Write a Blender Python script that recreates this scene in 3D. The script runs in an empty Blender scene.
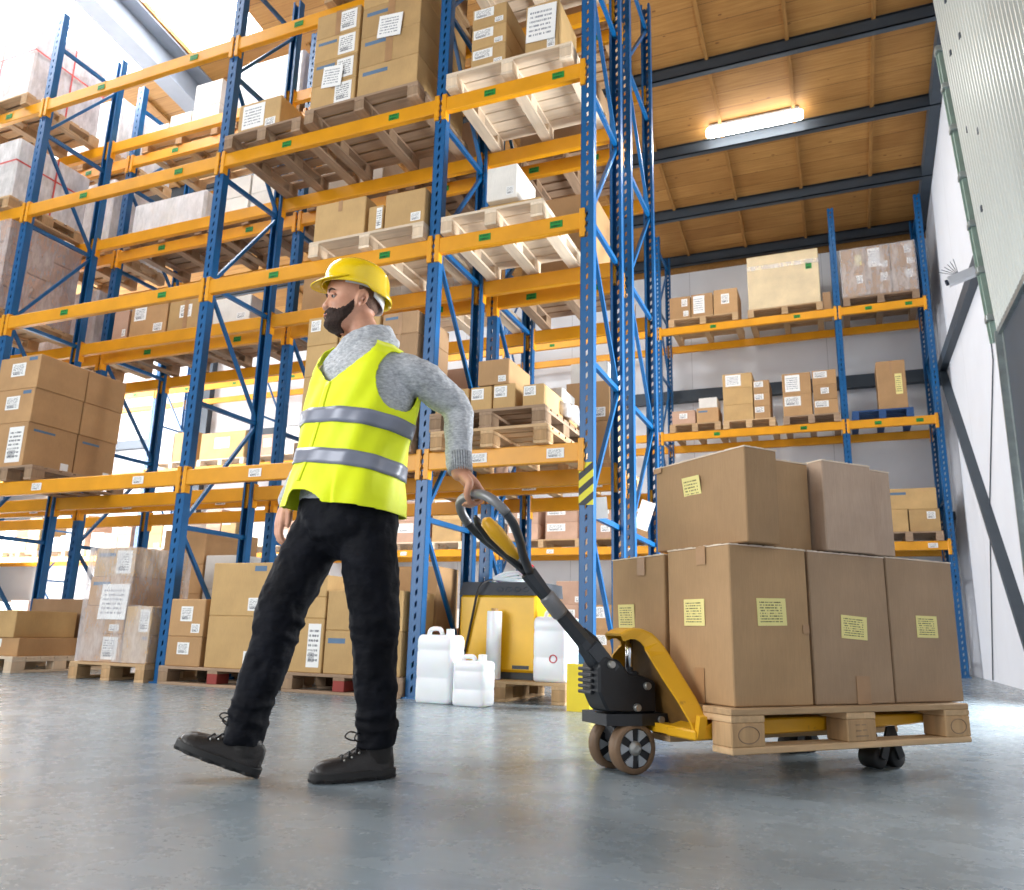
import bpy, bmesh, math, random
from mathutils import Vector, Matrix
random.seed(7)
sc = bpy.context.scene
C = sc.collection

# ------------------------------------------------------------------ camera
cam_d = bpy.data.cameras.new('camera')
cam = bpy.data.objects.new('camera', cam_d)
C.objects.link(cam)
sc.camera = cam
cam_d.sensor_fit = 'HORIZONTAL'
cam_d.sensor_width = 36.0
cam_d.lens = 793.7 * 36.0 / 1024.0
cam_d.clip_start = 0.05
cam_d.clip_end = 200
YAW, PITCH, ROLL = math.radians(-22.655), math.radians(13.244), math.radians(1.4406)
f_ = Vector((math.sin(YAW) * math.cos(PITCH), math.cos(YAW) * math.cos(PITCH), math.sin(PITCH)))
r_ = Vector((math.cos(YAW), -math.sin(YAW), 0))
u_ = r_.cross(f_)
r2 = math.cos(ROLL) * r_ + math.sin(ROLL) * u_
u2 = -math.sin(ROLL) * r_ + math.cos(ROLL) * u_
m = Matrix((( r2.x, u2.x, -f_.x, 0), (r2.y, u2.y, -f_.y, 0), (r2.z, u2.z, -f_.z, 0.48), (0, 0, 0, 1)))
cam.matrix_world = m
cam_d.dof.use_dof = True
cam_d.dof.focus_distance = 3.1
cam_d.dof.aperture_fstop = 5.6

# ------------------------------------------------------------------ sky, daylight, exposure
world = bpy.data.worlds.new('daylight')
sc.world = world
world.use_nodes = True
bg = world.node_tree.nodes['Background']
bg.inputs[0].default_value = (0.90, 0.96, 1.0, 1)
bg.inputs[1].default_value = 0.30

def area(name, loc, size, rot, power, col=(1, 1, 1)):
    d = bpy.data.lights.new(name, 'AREA')
    d.shape = 'RECTANGLE'
    d.size, d.size_y = size
    d.energy = power
    d.color = col
    o = bpy.data.objects.new(name, d)
    C.objects.link(o)
    o.location = loc
    o.rotation_euler = rot
    return o

# daylight that falls in through the open gate in the right wall
area('gate_daylight', (2.3, 7.4, 2.0), (3.0, 3.0), (0, math.radians(90), 0), 800, (0.95, 0.98, 1.0))
# daylight from the roof lights above the racking
area('rooflight_daylight', (-11.2, 5.6, 9.0), (6.0, 3.6), (0, 0, 0), 900, (0.96, 0.98, 1.0))
area('rooflight_daylight', (-7.8, 5.6, 9.0), (1.2, 3.6), (0, 0, 0), 260, (0.96, 0.98, 1.0))
# added fill light at the front left behind the camera, no real source there
fg = area('front_fill', (-6.5, -3.6, 3.0), (5.0, 4.5), (0, 0, 0), 420, (0.98, 0.99, 1.0))
fg.rotation_euler = (Vector((-0.8, 3.2, 0.9)) - Vector((-6.5, -3.6, 3.0))).to_track_quat('-Z', 'Y').to_euler()
# windows far down the left end of the hall
area('far_windows_daylight', (-19.5, 10.4, 4.0), (7.0, 6.0), (0, math.radians(-90), 0), 2200, (0.97, 0.98, 1.0))

vs = sc.view_settings
vs.view_transform = 'Standard'
vs.look = 'None'
vs.gamma = 1
vs.use_curve_mapping = False
vs.exposure = 0.55
sc.cycles.use_denoising = True
sc.cycles.max_bounces = 7
sc.cycles.sample_clamp_indirect = 6

# ------------------------------------------------------------------ materials
def lin(r, g, b):
    def c(v):
        v /= 255.0
        return v / 12.92 if v <= 0.04045 else ((v + 0.055) / 1.055) ** 2.4
    return (c(r), c(g), c(b), 1)

class NT:
    def __init__(s, name):
        s.m = bpy.data.materials.new(name)
        s.m.use_nodes = True
        s.t = s.m.node_tree
        s.b = s.t.nodes['Principled BSDF']
        s.out = s.t.nodes['Material Output']
    def n(s, kind, **kw):
        x = s.t.nodes.new(kind)
        for k, v in kw.items():
            setattr(x, k, v)
        return x
    def l(s, a, b):
        s.t.links.new(a, b)
    def coord(s, which='Object', scale=(1, 1, 1), loc=(0, 0, 0), rot=(0, 0, 0)):
        tc = s.n('ShaderNodeTexCoord')
        mp = s.n('ShaderNodeMapping')
        mp.inputs['Scale'].default_value = scale
        mp.inputs['Location'].default_value = loc
        mp.inputs['Rotation'].default_value = rot
        s.l(tc.outputs[which], mp.inputs[0])
        return mp.outputs[0]
    def noise(s, vec, scale, detail=4, rough=0.55):
        x = s.n('ShaderNodeTexNoise')
        x.inputs['Scale'].default_value = scale
        x.inputs['Detail'].default_value = detail
        x.inputs['Roughness'].default_value = rough
        if vec is not None:
            s.l(vec, x.inputs['Vector'])
        return x.outputs[0]
    def ramp(s, fac, stops):
        x = s.n('ShaderNodeValToRGB')
        e = x.color_ramp.elements
        while len(e) < len(stops):
            e.new(0.5)
        for i, (p, c) in enumerate(stops):
            e[i].position = p
            e[i].color = c if len(c) == 4 else (*c, 1)
        s.l(fac, x.inputs[0])
        return x.outputs[0]
    def mix(s, fac, a, b, mode='MIX'):
        x = s.n('ShaderNodeMix', data_type='RGBA', blend_type=mode)
        for sock, v in ((x.inputs[0], fac), (x.inputs[6], a), (x.inputs[7], b)):
            if hasattr(v, 'links'):
                s.l(v, sock)
            else:
                sock.default_value = v
        return x.outputs[2]
    def math(s, op, a, b=0.0, c=None):
        x = s.n('ShaderNodeMath', operation=op)
        for sock, v in zip(x.inputs, (a, b) if c is None else (a, b, c)):
            if hasattr(v, 'links'):
                s.l(v, sock)
            else:
                sock.default_value = v
        return x.outputs[0]
    def sep(s, vec):
        x = s.n('ShaderNodeSeparateXYZ')
        s.l(vec, x.inputs[0])
        return x.outputs
    def bump(s, h, strength=0.2, dist=0.01):
        x = s.n('ShaderNodeBump')
        x.inputs['Strength'].default_value = strength
        x.inputs['Distance'].default_value = dist
        s.l(h, x.inputs['Height'])
        s.l(x.outputs[0], s.b.inputs['Normal'])
    def col(s, c):
        if hasattr(c, 'links'):
            s.l(c, s.b.inputs['Base Color'])
        else:
            s.b.inputs['Base Color'].default_value = c
    def set(s, rough=0.5, metal=0.0, spec=0.5):
        s.b.inputs['Roughness'].default_value = rough
        s.b.inputs['Metallic'].default_value = metal
        s.b.inputs['Specular IOR Level'].default_value = spec

def speckled(name, c, rough=0.5, metal=0.0, var=0.12, scale=6.0, spec=0.5, bump=0.0, coat=0.0):
    t = NT(name)
    v = t.noise(t.coord('Object'), scale, 5)
    d = tuple(x * (1 - var) for x in c[:3]) + (1,)
    u = tuple(min(1, x * (1 + var)) for x in c[:3]) + (1,)
    t.col(t.ramp(v, [(0.3, d), (0.7, u)]))
    t.set(rough, metal, spec)
    t.b.inputs['Coat Weight'].default_value = coat
    if bump:
        t.bump(t.noise(t.coord('Object'), scale * 12, 3), bump, 0.004)
    return t.m

def cardboard(name, c):
    t = NT(name)
    v = t.noise(t.coord('Object'), 3.0, 6)
    fine = t.noise(t.coord('Object', scale=(60, 60, 4)), 4.0, 2)
    d = tuple(x * 0.84 for x in c[:3]) + (1,)
    u = tuple(x * 1.10 for x in c[:3]) + (1,)
    base = t.ramp(v, [(0.28, d), (0.72, u)])
    fl = t.ramp(fine, [(0.2, (0.9, 0.9, 0.9, 1)), (0.8, (1.04, 1.04, 1.04, 1))])
    oi = t.n('ShaderNodeObjectInfo')
    rnd = t.ramp(oi.outputs['Random'], [(0.0, (0.84, 0.83, 0.82, 1)), (1.0, (1.1, 1.1, 1.08, 1))])
    t.col(t.mix(1.0, t.mix(1.0, base, fl, 'MULTIPLY'), rnd, 'MULTIPLY'))
    t.set(0.72, 0, 0.3)
    t.bump(fine, 0.06, 0.002)
    return t.m

def painted(name, c, rough=0.4, wear=0.3, wearc=(0.3, 0.27, 0.22, 1), scale=14):
    t = NT(name)
    v = t.noise(t.coord('Object'), scale, 8, 0.65)
    w = t.ramp(v, [(0.60 + 0.1 * (1 - wear), (0, 0, 0, 1)), (0.74 + 0.08 * (1 - wear), (1, 1, 1, 1))])
    v2 = t.noise(t.coord('Object'), 3.0, 4)
    cc = t.ramp(v2, [(0.3, tuple(x * 0.88 for x in c[:3]) + (1,)), (0.7, tuple(min(1, x * 1.08) for x in c[:3]) + (1,))])
    t.col(t.mix(w, cc, wearc))
    t.set(rough)
    return t.m

def timber(name, c, grain='X', dark=0.7, rough=0.75):
    t = NT(name)
    s = {'X': (1.2, 14, 14), 'Y': (14, 1.2, 14), 'Z': (14, 14, 1.2)}[grain]
    v = t.noise(t.coord('Object', scale=s), 2.2, 7, 0.6)
    k = t.noise(t.coord('Object'), 3.0, 3)
    d = tuple(x * dark for x in c[:3]) + (1,)
    u = tuple(min(1, x * 1.15) for x in c[:3]) + (1,)
    base = t.ramp(v, [(0.25, d), (0.75, u)])
    oi = t.n('ShaderNodeObjectInfo')
    rnd = t.ramp(oi.outputs['Random'], [(0.0, (0.8, 0.78, 0.76, 1)), (1.0, (1.12, 1.12, 1.12, 1))])
    t.col(t.mix(1.0, t.mix(t.ramp(k, [(0.55, (0, 0, 0, 1)), (0.8, (0.4, 0.4, 0.4, 1))]), base, d), rnd, 'MULTIPLY'))
    t.set(rough, 0, 0.25)
    t.bump(v, 0.15, 0.004)
    return t.m

def printed(name, paper, ink, rows=9.0, block=True, seed=0.0):
    """A paper sticker with lines of illegible small print laid out in the sticker's own box."""
    t = NT(name)
    g = t.coord('Generated')
    x, y, z = t.sep(g)
    line = t.math('PINGPONG', t.math('MULTIPLY', z, rows), 0.5)
    inline = t.math('GREATER_THAN', line, 0.28)
    big = t.n('ShaderNodeCombineXYZ')
    t.l(t.math('MULTIPLY', x, 11.0), big.inputs[0])
    t.l(t.math('FLOOR', t.math('MULTIPLY', z, rows)), big.inputs[2])
    w = t.noise(big.outputs[0], 2.1 + seed, 2)
    word = t.math('GREATER_THAN', w, 0.47)
    edge = t.math('LESS_THAN', t.math('ABSOLUTE', t.math('SUBTRACT', x, 0.47)), 0.38)
    edz = t.math('LESS_THAN', t.math('ABSOLUTE', t.math('SUBTRACT', z, 0.5)), 0.40)
    f = t.math('MULTIPLY', t.math('MULTIPLY', inline, word), t.math('MULTIPLY', edge, edz))
    if block:
        b1 = t.math('MULTIPLY', t.math('GREATER_THAN', z, 0.12), t.math('LESS_THAN', z, 0.34))
        b2 = t.math('MULTIPLY', t.math('GREATER_THAN', x, 0.12), t.math('LESS_THAN', x, 0.6))
        bars = t.math('GREATER_THAN', t.math('SINE', t.math('MULTIPLY', x, 140.0)), -0.2)
        f = t.math('MAXIMUM', f, t.math('MULTIPLY', t.math('MULTIPLY', b1, b2), bars))
    t.col(t.mix(f, paper, ink))
    t.set(0.6, 0, 0.3)
    return t.m

M = {}
M['blue'] = painted('blue_rack_paint', lin(10, 90, 146), 0.36, 0.12, lin(120, 150, 175), 20)
M['amber'] = painted('amber_beam_paint', lin(228, 156, 18), 0.42, 0.15, lin(200, 150, 70), 12)
M['gloom'] = speckled('dark_slot', lin(18, 30, 48), 0.8)
M['pine'] = timber('pallet_pine_x', lin(205, 172, 132), 'X')
M['pine_y'] = timber('pallet_pine_y', lin(205, 172, 132), 'Y')
M['pine_end'] = timber('pallet_block', lin(196, 160, 118), 'Z')
M['pale'] = timber('pale_pine_x', lin(232, 214, 190), 'X', 0.85)
M['pale_y'] = timber('pale_pine_y', lin(232, 214, 190), 'Y', 0.85)
M['pale_end'] = timber('pale_block', lin(226, 204, 176), 'Z', 0.85)
M['grey_pine'] = timber('weathered_pine_x', lin(168, 142, 118), 'X')
M['grey_pine_y'] = timber('weathered_pine_y', lin(168, 142, 118), 'Y')
M['grey_end'] = timber('weathered_block', lin(158, 132, 106), 'Z')
M['red'] = speckled('red_block_paint', lin(150, 60, 52), 0.7)
M['brown'] = cardboard('brown_cardboard', lin(188, 149, 106))
M['tan'] = cardboard('tan_cardboard', lin(198, 163, 112))
M['kraft'] = cardboard('kraft_cardboard', lin(178, 144, 110))
M['pink'] = cardboard('pinkish_cardboard', lin(196, 160, 138))
M['white'] = cardboard('white_cardboard', lin(236, 232, 226))
M['cream'] = cardboard('cream_board', lin(226, 206, 170))
M['tape'] = speckled('brown_tape', lin(170, 132, 94), 0.35, 0, 0.1, 9)
M['paper'] = printed('white_printed_label', lin(240, 240, 238), lin(110, 112, 118), 9)
M['sheet'] = printed('white_delivery_sheet', lin(244, 244, 242), lin(150, 152, 160), 8, False, 0.4)
M['note'] = printed('yellow_printed_note', lin(236, 224, 150), lin(120, 112, 70), 10, False, 0.8)
M['green'] = printed('green_location_label', lin(40, 140, 62), lin(20, 60, 30), 2.0, True, 0.2)
M['bluestrap'] = speckled('blue_print', lin(90, 120, 150), 0.6)
M['redstrap'] = speckled('red_strap', lin(196, 70, 66), 0.5)
M['steel'] = speckled('dark_blue_grey_steel', lin(64, 74, 84), 0.5, 0.2, 0.1, 3)
M['palesteel'] = speckled('pale_painted_steel', lin(205, 208, 214), 0.5, 0.1, 0.06, 3)

def film_mat(name, tint, haze):
    t = NT(name)
    v = t.noise(t.coord('Object', scale=(1, 1, 0.35)), 7.0, 6, 0.7)
    wr = t.ramp(v, [(0.38, (0, 0, 0, 1)), (0.66, (1, 1, 1, 1))])
    t.col(tint)
    t.set(0.18, 0, 0.6)
    t.bump(v, 0.6, 0.02)
    tr = t.n('ShaderNodeBsdfTransparent')
    mx = t.n('ShaderNodeMixShader')
    t.l(t.math('MULTIPLY_ADD', wr, 0.35, haze), mx.inputs[0])
    t.l(tr.outputs[0], mx.inputs[1])
    t.l(t.b.outputs[0], mx.inputs[2])
    t.l(mx.outputs[0], t.out.inputs[0])
    return t.m
M['film'] = film_mat('stretch_film', lin(235, 232, 234), 0.18)
M['milkyfilm'] = film_mat('milky_stretch_film', lin(240, 238, 240), 0.5)

# ------------------------------------------------------------------ mesh helper
class MB:
    def __init__(s):
        s.v, s.f, s.m, s.sm = [], [], [], []
        s.mi = 0
        s.smooth = False
    def add(s, vs, fs):
        o = len(s.v)
        s.v += [tuple(p) for p in vs]
        for q in fs:
            s.f.append(tuple(i + o for i in q))
            s.m.append(s.mi)
            s.sm.append(s.smooth)
        return s
    def box(s, x0, x1, y0, y1, z0, z1, b=0.0):
        if b <= 0:
            return s.add([(x0, y0, z0), (x1, y0, z0), (x1, y1, z0), (x0, y1, z0), (x0, y0, z1), (x1, y0, z1), (x1, y1, z1), (x0, y1, z1)],
                         [(0, 3, 2, 1), (4, 5, 6, 7), (0, 1, 5, 4), (1, 2, 6, 5), (2, 3, 7, 6), (3, 0, 4, 7)])
        vs, fs = [], []
        idx = {}
        X, Y, Z = (x0, x1), (y0, y1), (z0, z1)
        for i in (0, 1):
            for j in (0, 1):
                for k in (0, 1):
                    sx, sy, sz = (1, -1)[i], (1, -1)[j], (1, -1)[k]
                    idx[i, j, k, 0] = len(vs); vs.append((X[i], Y[j] + sy * b, Z[k] + sz * b))
                    idx[i, j, k, 1] = len(vs); vs.append((X[i] + sx * b, Y[j], Z[k] + sz * b))
                    idx[i, j, k, 2] = len(vs); vs.append((X[i] + sx * b, Y[j] + sy * b, Z[k]))
        I = idx
        for i in (0, 1):
            fs.append((I[i, 0, 0, 0], I[i, 1, 0, 0], I[i, 1, 1, 0], I[i, 0, 1, 0]))
            fs.append((I[0, i, 0, 1], I[1, i, 0, 1], I[1, i, 1, 1], I[0, i, 1, 1]))
            fs.append((I[0, 0, i, 2], I[1, 0, i, 2], I[1, 1, i, 2], I[0, 1, i, 2]))
        for a in (0, 1):
            for c in (0, 1):
                fs.append((I[0, a, c, 1], I[1, a, c, 1], I[1, a, c, 2], I[0, a, c, 2]))
                fs.append((I[a, 0, c, 0], I[a, 1, c, 0], I[a, 1, c, 2], I[a, 0, c, 2]))
                fs.append((I[a, c, 0, 0], I[a, c, 1, 0], I[a, c, 1, 1], I[a, c, 0, 1]))
        for i in (0, 1):
            for j in (0, 1):
                for k in (0, 1):
                    fs.append((I[i, j, k, 0], I[i, j, k, 1], I[i, j, k, 2]))
        return s.add(vs, fs)
    def bar(s, p, q, w, h, up=(0, 0, 1)):
        p, q = Vector(p), Vector(q)
        d = (q - p).normalized()
        u = Vector(up)
        a = d.cross(u)
        if a.length < 1e-4:
            a = d.cross(Vector((1, 0, 0)))
        a.normalize()
        c = a.cross(d).normalized()
        vs = []
        for o in (p, q):
            for sa, sc_ in ((-1, -1), (1, -1), (1, 1), (-1, 1)):
                vs.append(o + a * (sa * w / 2) + c * (sc_ * h / 2))
        return s.add(vs, [(0, 1, 2, 3), (7, 6, 5, 4), (0, 4, 5, 1), (1, 5, 6, 2), (2, 6, 7, 3), (3, 7, 4, 0)])
    def loft(s, rings, cap=True, closed=True):
        n = len(rings[0])
        vs = [p for r in rings for p in r]
        fs = []
        for i in range(len(rings) - 1):
            for j in range(n if closed else n - 1):
                k = (j + 1) % n
                fs.append((i * n + j, i * n + k, (i + 1) * n + k, (i + 1) * n + j))
        if cap and closed:
            fs.append(tuple(range(n - 1, -1, -1)))
            fs.append(tuple((len(rings) - 1) * n + j for j in range(n)))
        return s.add(vs, fs)
    def tube(s, pts, rad, n=10, cap=True, flat=1.0, up=None):
        pts = [Vector(p) for p in pts]
        if not hasattr(rad, '__len__'):
            rad = [rad] * len(pts)
        rings = []
        prev = None
        for i, p in enumerate(pts):
            d = (pts[min(i + 1, len(pts) - 1)] - pts[max(i - 1, 0)]).normalized()
            if prev is None:
                a = d.cross(Vector(up) if up else Vector((0, 0, 1)))
                if a.length < 1e-3:
                    a = d.cross(Vector((1, 0, 0)))
            else:
                a = prev - d * prev.dot(d)
            a.normalize()
            prev = a
            c = d.cross(a)
            rings.append([p + a * (rad[i] * math.cos(t)) + c * (rad[i] * flat * math.sin(t)) for t in [2 * math.pi * k / n for k in range(n)]])
        return s.loft(rings, cap)
    def cyl(s, p, q, r, n=20, r2=None):
        return s.tube([p, q], [r, r if r2 is None else r2], n)
    def lathe(s, prof, n=24, c=(0, 0, 0), axis='Z', cap=True):
        rings = []
        for r, z in prof:
            ring = []
            for k in range(n):
                t = 2 * math.pi * k / n
                x, y = r * math.cos(t), r * math.sin(t)
                p = (x, y, z) if axis == 'Z' else ((x, z, y) if axis == 'Y' else (z, x, y))
                ring.append((p[0] + c[0], p[1] + c[1], p[2] + c[2]))
            rings.append(ring)
        return s.loft(rings, cap)
    def prism(s, poly, a, b, fn):
        """Extrude a 2-D outline between depths a and b; fn(u, v, depth) gives the point."""
        n = len(poly)
        vs = [fn(u, v, a) for u, v in poly] + [fn(u, v, b) for u, v in poly]
        fs = [tuple(range(n)), tuple(range(2 * n - 1, n - 1, -1))]
        for i in range(n):
            j = (i + 1) % n
            fs.append((i, i + n, j + n, j))
        return s.add(vs, fs)
    def mesh(s, name, mats, fix=True):
        me = bpy.data.meshes.new(name)
        me.from_pydata(s.v, [], s.f)
        for mt in (mats if isinstance(mats, (list, tuple)) else [mats]):
            me.materials.append(mt)
        me.polygons.foreach_set('material_index', s.m)
        me.polygons.foreach_set('use_smooth', s.sm)
        if fix:
            b = bmesh.new()
            b.from_mesh(me)
            bmesh.ops.recalc_face_normals(b, faces=b.faces)
            b.to_mesh(me)
            b.free()
        me.update()
        return me
    def build(s, name, mats, parent=None, fix=True):
        return link(name, s.mesh(name, mats, fix), parent)

def link(name, me, parent=None, loc=None, rot=None):
    o = bpy.data.objects.new(name, me)
    C.objects.link(o)
    if parent is not None:
        o.parent = parent
    if loc is not None:
        o.location = loc
    if rot is not None:
        o.rotation_euler = rot
    return o

def tag(o, label, cat, group=None):
    o['label'] = label
    o['category'] = cat
    if group:
        o['group'] = group
    return o

def thing(name, label, cat, loc=(0, 0, 0), rz=0.0, group=None):
    o = bpy.data.objects.new(name, None)
    C.objects.link(o)
    o.empty_display_size = 0.1
    o.location = loc
    o.rotation_euler = (0, 0, rz)
    return tag(o, label, cat, group)

def struct(o):
    o['kind'] = 'structure'
    return o

# ------------------------------------------------------------------ the hall
WX, BY = 1.74, 14.55            # right wall and back wall
def roof_z(y):
    return 7.72 + 0.15 * (14.4 - y)

def floor_mat():
    t = NT('polished_concrete')
    g = t.coord('Object')
    a = t.noise(g, 0.55, 8, 0.6)
    b = t.noise(g, 5.0, 8, 0.7)
    sc_ = t.noise(t.coord('Object', scale=(0.6, 9, 1), rot=(0, 0, 0.7)), 3.0, 6, 0.7)
    base = t.ramp(a, [(0.3, lin(116, 128, 136)), (0.7, lin(146, 157, 163))])
    spot = t.ramp(b, [(0.3, (0.93, 0.93, 0.94, 1)), (0.65, (1.02, 1.02, 1.02, 1))])
    scr = t.ramp(sc_, [(0.35, (0.9, 0.9, 0.9, 1)), (0.6, (1, 1, 1, 1))])
    t.col(t.mix(1.0, t.mix(1.0, base, spot, 'MULTIPLY'), scr, 'MULTIPLY'))
    t.l(t.ramp(b, [(0.3, (0.2, 0.2, 0.2, 1)), (0.7, (0.34, 0.34, 0.34, 1))]), t.b.inputs['Roughness'])
    t.b.inputs['Specular IOR Level'].default_value = 0.55
    t.bump(b, 0.05, 0.004)
    return t.m

struct(MB().box(-24, 6, -4, 16, -0.1, 0).build('floor', floor_mat()))

def wall_mat(name, c, panel):
    t = NT(name)
    v = t.noise(t.coord('Object'), 1.3, 5)
    base = t.ramp(v, [(0.3, tuple(x * 0.93 for x in c[:3]) + (1,)), (0.7, c)])
    x, y, z = t.sep(t.coord('Object'))
    seam = t.math('LESS_THAN', t.math('PINGPONG', x if panel == 'X' else y, 1.2), 0.006)
    t.col(t.mix(t.math('MULTIPLY', seam, 0.5), base, lin(150, 152, 156)))
    t.set(0.6)
    return t.m

struct(MB().box(-24, WX + 0.25, BY, BY + 0.2, 0, 7.9).build('wall_back', wall_mat('pale_panel_wall', lin(226, 228, 232), 'X')))
# right wall: an open gate between y = 5.7 and 8.85, up to 3.62 m
wr = MB()
wr.box(WX, WX + 0.25, 9.0, BY + 0.2, 0, 8.6)
wr.box(WX, WX + 0.25, -4, 5.7, 0, 9.6)
wr.box(WX, WX + 0.25, 5.7, 9.0, 3.62, 8.5)
struct(wr.build('wall_right', wall_mat('white_plaster_wall', lin(212, 216, 223), 'Y')))

def ceil_mat():
    t = NT('plank_ceiling')
    g = t.coord('Object')
    x, y, z = t.sep(g)
    row = t.math('FLOOR', t.math('DIVIDE', y, 0.31))
    cv = t.n('ShaderNodeCombineXYZ')
    t.l(t.math('MULTIPLY', x, 0.35), cv.inputs[0]); t.l(t.math('MULTIPLY', row, 7.31), cv.inputs[1])
    pl = t.noise(cv.outputs[0], 1.6, 3)
    gr = t.noise(t.coord('Object', scale=(1.2, 22, 1)), 1.6, 8, 0.65)
    kn = t.n('ShaderNodeTexVoronoi'); kn.inputs['Scale'].default_value = 2.6
    t.l(t.coord('Object', scale=(1, 1.9, 1)), kn.inputs['Vector'])
    base = t.ramp(pl, [(0.3, lin(148, 104, 54)), (0.7, lin(184, 138, 78))])
    grain = t.ramp(gr, [(0.3, (0.74, 0.68, 0.6, 1)), (0.65, (1.05, 1.05, 1.05, 1))])
    c1 = t.mix(1.0, base, grain, 'MULTIPLY')
    c2 = t.mix(t.math('MULTIPLY', t.math('LESS_THAN', kn.outputs['Distance'], 0.075), 0.75), c1, lin(104, 66, 36))
    gap = t.math('LESS_THAN', t.math('FRACT', t.math('DIVIDE', y, 0.31)), 0.03)
    t.col(t.mix(t.math('MULTIPLY', gap, 0.7), c2, lin(80, 52, 30)))
    t.set(0.65, 0, 0.3)
    return t.m

SKY = [(-14.2, -9.05, 3.6, 7.7), (-8.5, -7.15, 3.6, 7.7)]      # roof lights
ce = MB()
def slab(mb, x0, x1, y0, y1, lo=0.0, hi=0.06):
    mb.add([(x0, y0, roof_z(y0) + lo), (x1, y0, roof_z(y0) + lo), (x1, y1, roof_z(y1) + lo), (x0, y1, roof_z(y1) + lo),
            (x0, y0, roof_z(y0) + hi), (x1, y0, roof_z(y0) + hi), (x1, y1, roof_z(y1) + hi), (x0, y1, roof_z(y1) + hi)],
           [(0, 3, 2, 1), (4, 5, 6, 7), (0, 1, 5, 4), (1, 2, 6, 5), (2, 3, 7, 6), (3, 0, 4, 7)])
slab(ce, -24, WX + 0.25, 7.7, BY + 0.2)
slab(ce, -24, WX + 0.25, -4, 3.6)
slab(ce, -24, -14.2, 3.6, 7.7)
slab(ce, -9.05, -8.5, 3.6, 7.7)
slab(ce, -7.15, WX + 0.25, 3.6, 7.7)
struct(ce.build('ceiling', ceil_mat()))

def sky_pane_mat():
    t = NT('bright_roof_light')
    em = t.n('ShaderNodeEmission')
    em.inputs[0].default_value = (0.97, 0.985, 1, 1)
    em.inputs[1].default_value = 1.6
    tr = t.n('ShaderNodeBsdfTranslucent')
    ad = t.n('ShaderNodeAddShader')
    t.l(em.outputs[0], ad.inputs[0]); t.l(tr.outputs[0], ad.inputs[1]); t.l(ad.outputs[0], t.out.inputs[0])
    return t.m
spm = sky_pane_mat()
for k, (x0, x1, y0, y1) in enumerate(SKY):
    sk = MB(); slab(sk, x0, x1, y0, y1, 0.07, 0.09)
    w = struct(sk.build('window_%d' % (k + 1), spm))
    gz = MB()
    xx = x0 + 0.02
    for yy in (4.6, 5.6, 6.6):
        gz.bar((x0, yy, roof_z(yy) + 0.02), (x1, yy, roof_z(yy) + 0.02), 0.04, 0.06)
    gz.build('glazing_bar', M['palesteel'], w)

# steel purlins, timber battens and one deep rafter under the planks
tn = 1
def trim(mb, mat):
    global tn
    o = struct(mb.build('trim_%d' % tn, mat))
    tn += 1
    return o
for y in (9.9, 11.46, 13.0, 14.42):
    z = roof_z(y)
    b = MB()
    b.box(-24, WX, y - 0.05, y + 0.05, z - 0.20, z - 0.185)
    b.box(-24, WX, y - 0.05, y + 0.05, z - 0.03, z)
    b.box(-24, WX, y - 0.018, y + 0.018, z - 0.19, z - 0.02)
    b.box(-24, WX, y - 0.05, y - 0.035, z - 0.2, z - 0.01)
    trim(b, M['steel'])
M['batten'] = timber('ceiling_batten', lin(164, 120, 66), 'Y')
for x in [1.68 - 0.0] + [0.84 - 1.07 * k for k in range(0, 12)]:
    trim(MB().bar((x, 7.9, roof_z(7.9) - 0.02), (x, 14.5, roof_z(14.5) - 0.02), 0.05, 0.045), M['batten'])
# eave beam along the right wall, gable band above the back wall
trim(MB().bar((1.66, 8.0, roof_z(8.0) - 0.1), (1.66, 14.5, roof_z(14.5) - 0.1), 0.14, 0.2), M['steel'])
trim(MB().box(-24, WX, BY - 0.03, BY, 7.42, 7.6), M['batten'])
b = MB()
for dx, w in ((0, 0.5),):
    b.bar((-8.78, 2.0, roof_z(2.0) - 0.02), (-8.78, 14.4, roof_z(14.4) - 0.02), 0.5, 0.03)
    b.bar((-8.78, 2.0, roof_z(2.0) - 0.5), (-8.78, 14.4, roof_z(14.4) - 0.5), 0.3, 0.03)
    b.bar((-8.78, 2.0, roof_z(2.0) - 0.26), (-8.78, 14.4, roof_z(14.4) - 0.26), 0.03, 0.46)
M['midsteel'] = speckled('mid_grey_steel', lin(128, 134, 144), 0.5, 0.1, 0.08, 3)
trim(b, M['midsteel'])
# horizontal girts and columns of the back wall, girt and braces of the right wall
trim(MB().box(-24, WX, BY - 0.14, BY, 4.76, 4.98), M['steel'])
trim(MB().box(-24, WX, BY - 0.14, BY, 2.42, 2.54), M['steel'])
for x in (-14.2, -8.8):
    trim(MB().box(x - 0.13, x + 0.13, BY - 0.16, BY, 0, 7.6), M['steel'])
trim(MB().box(WX - 0.10, WX, 9.3, BY, 4.70, 4.88), M['steel'])
trim(MB().bar((WX - 0.05, 13.8, 4.72), (WX - 0.05, 9.05, -0.02), 0.07, 0.13, (1, 0, 0)), M['steel'])

# ------------------------------------------------------------------ pallet racking
PW, PD = 0.10, 0.075

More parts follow.
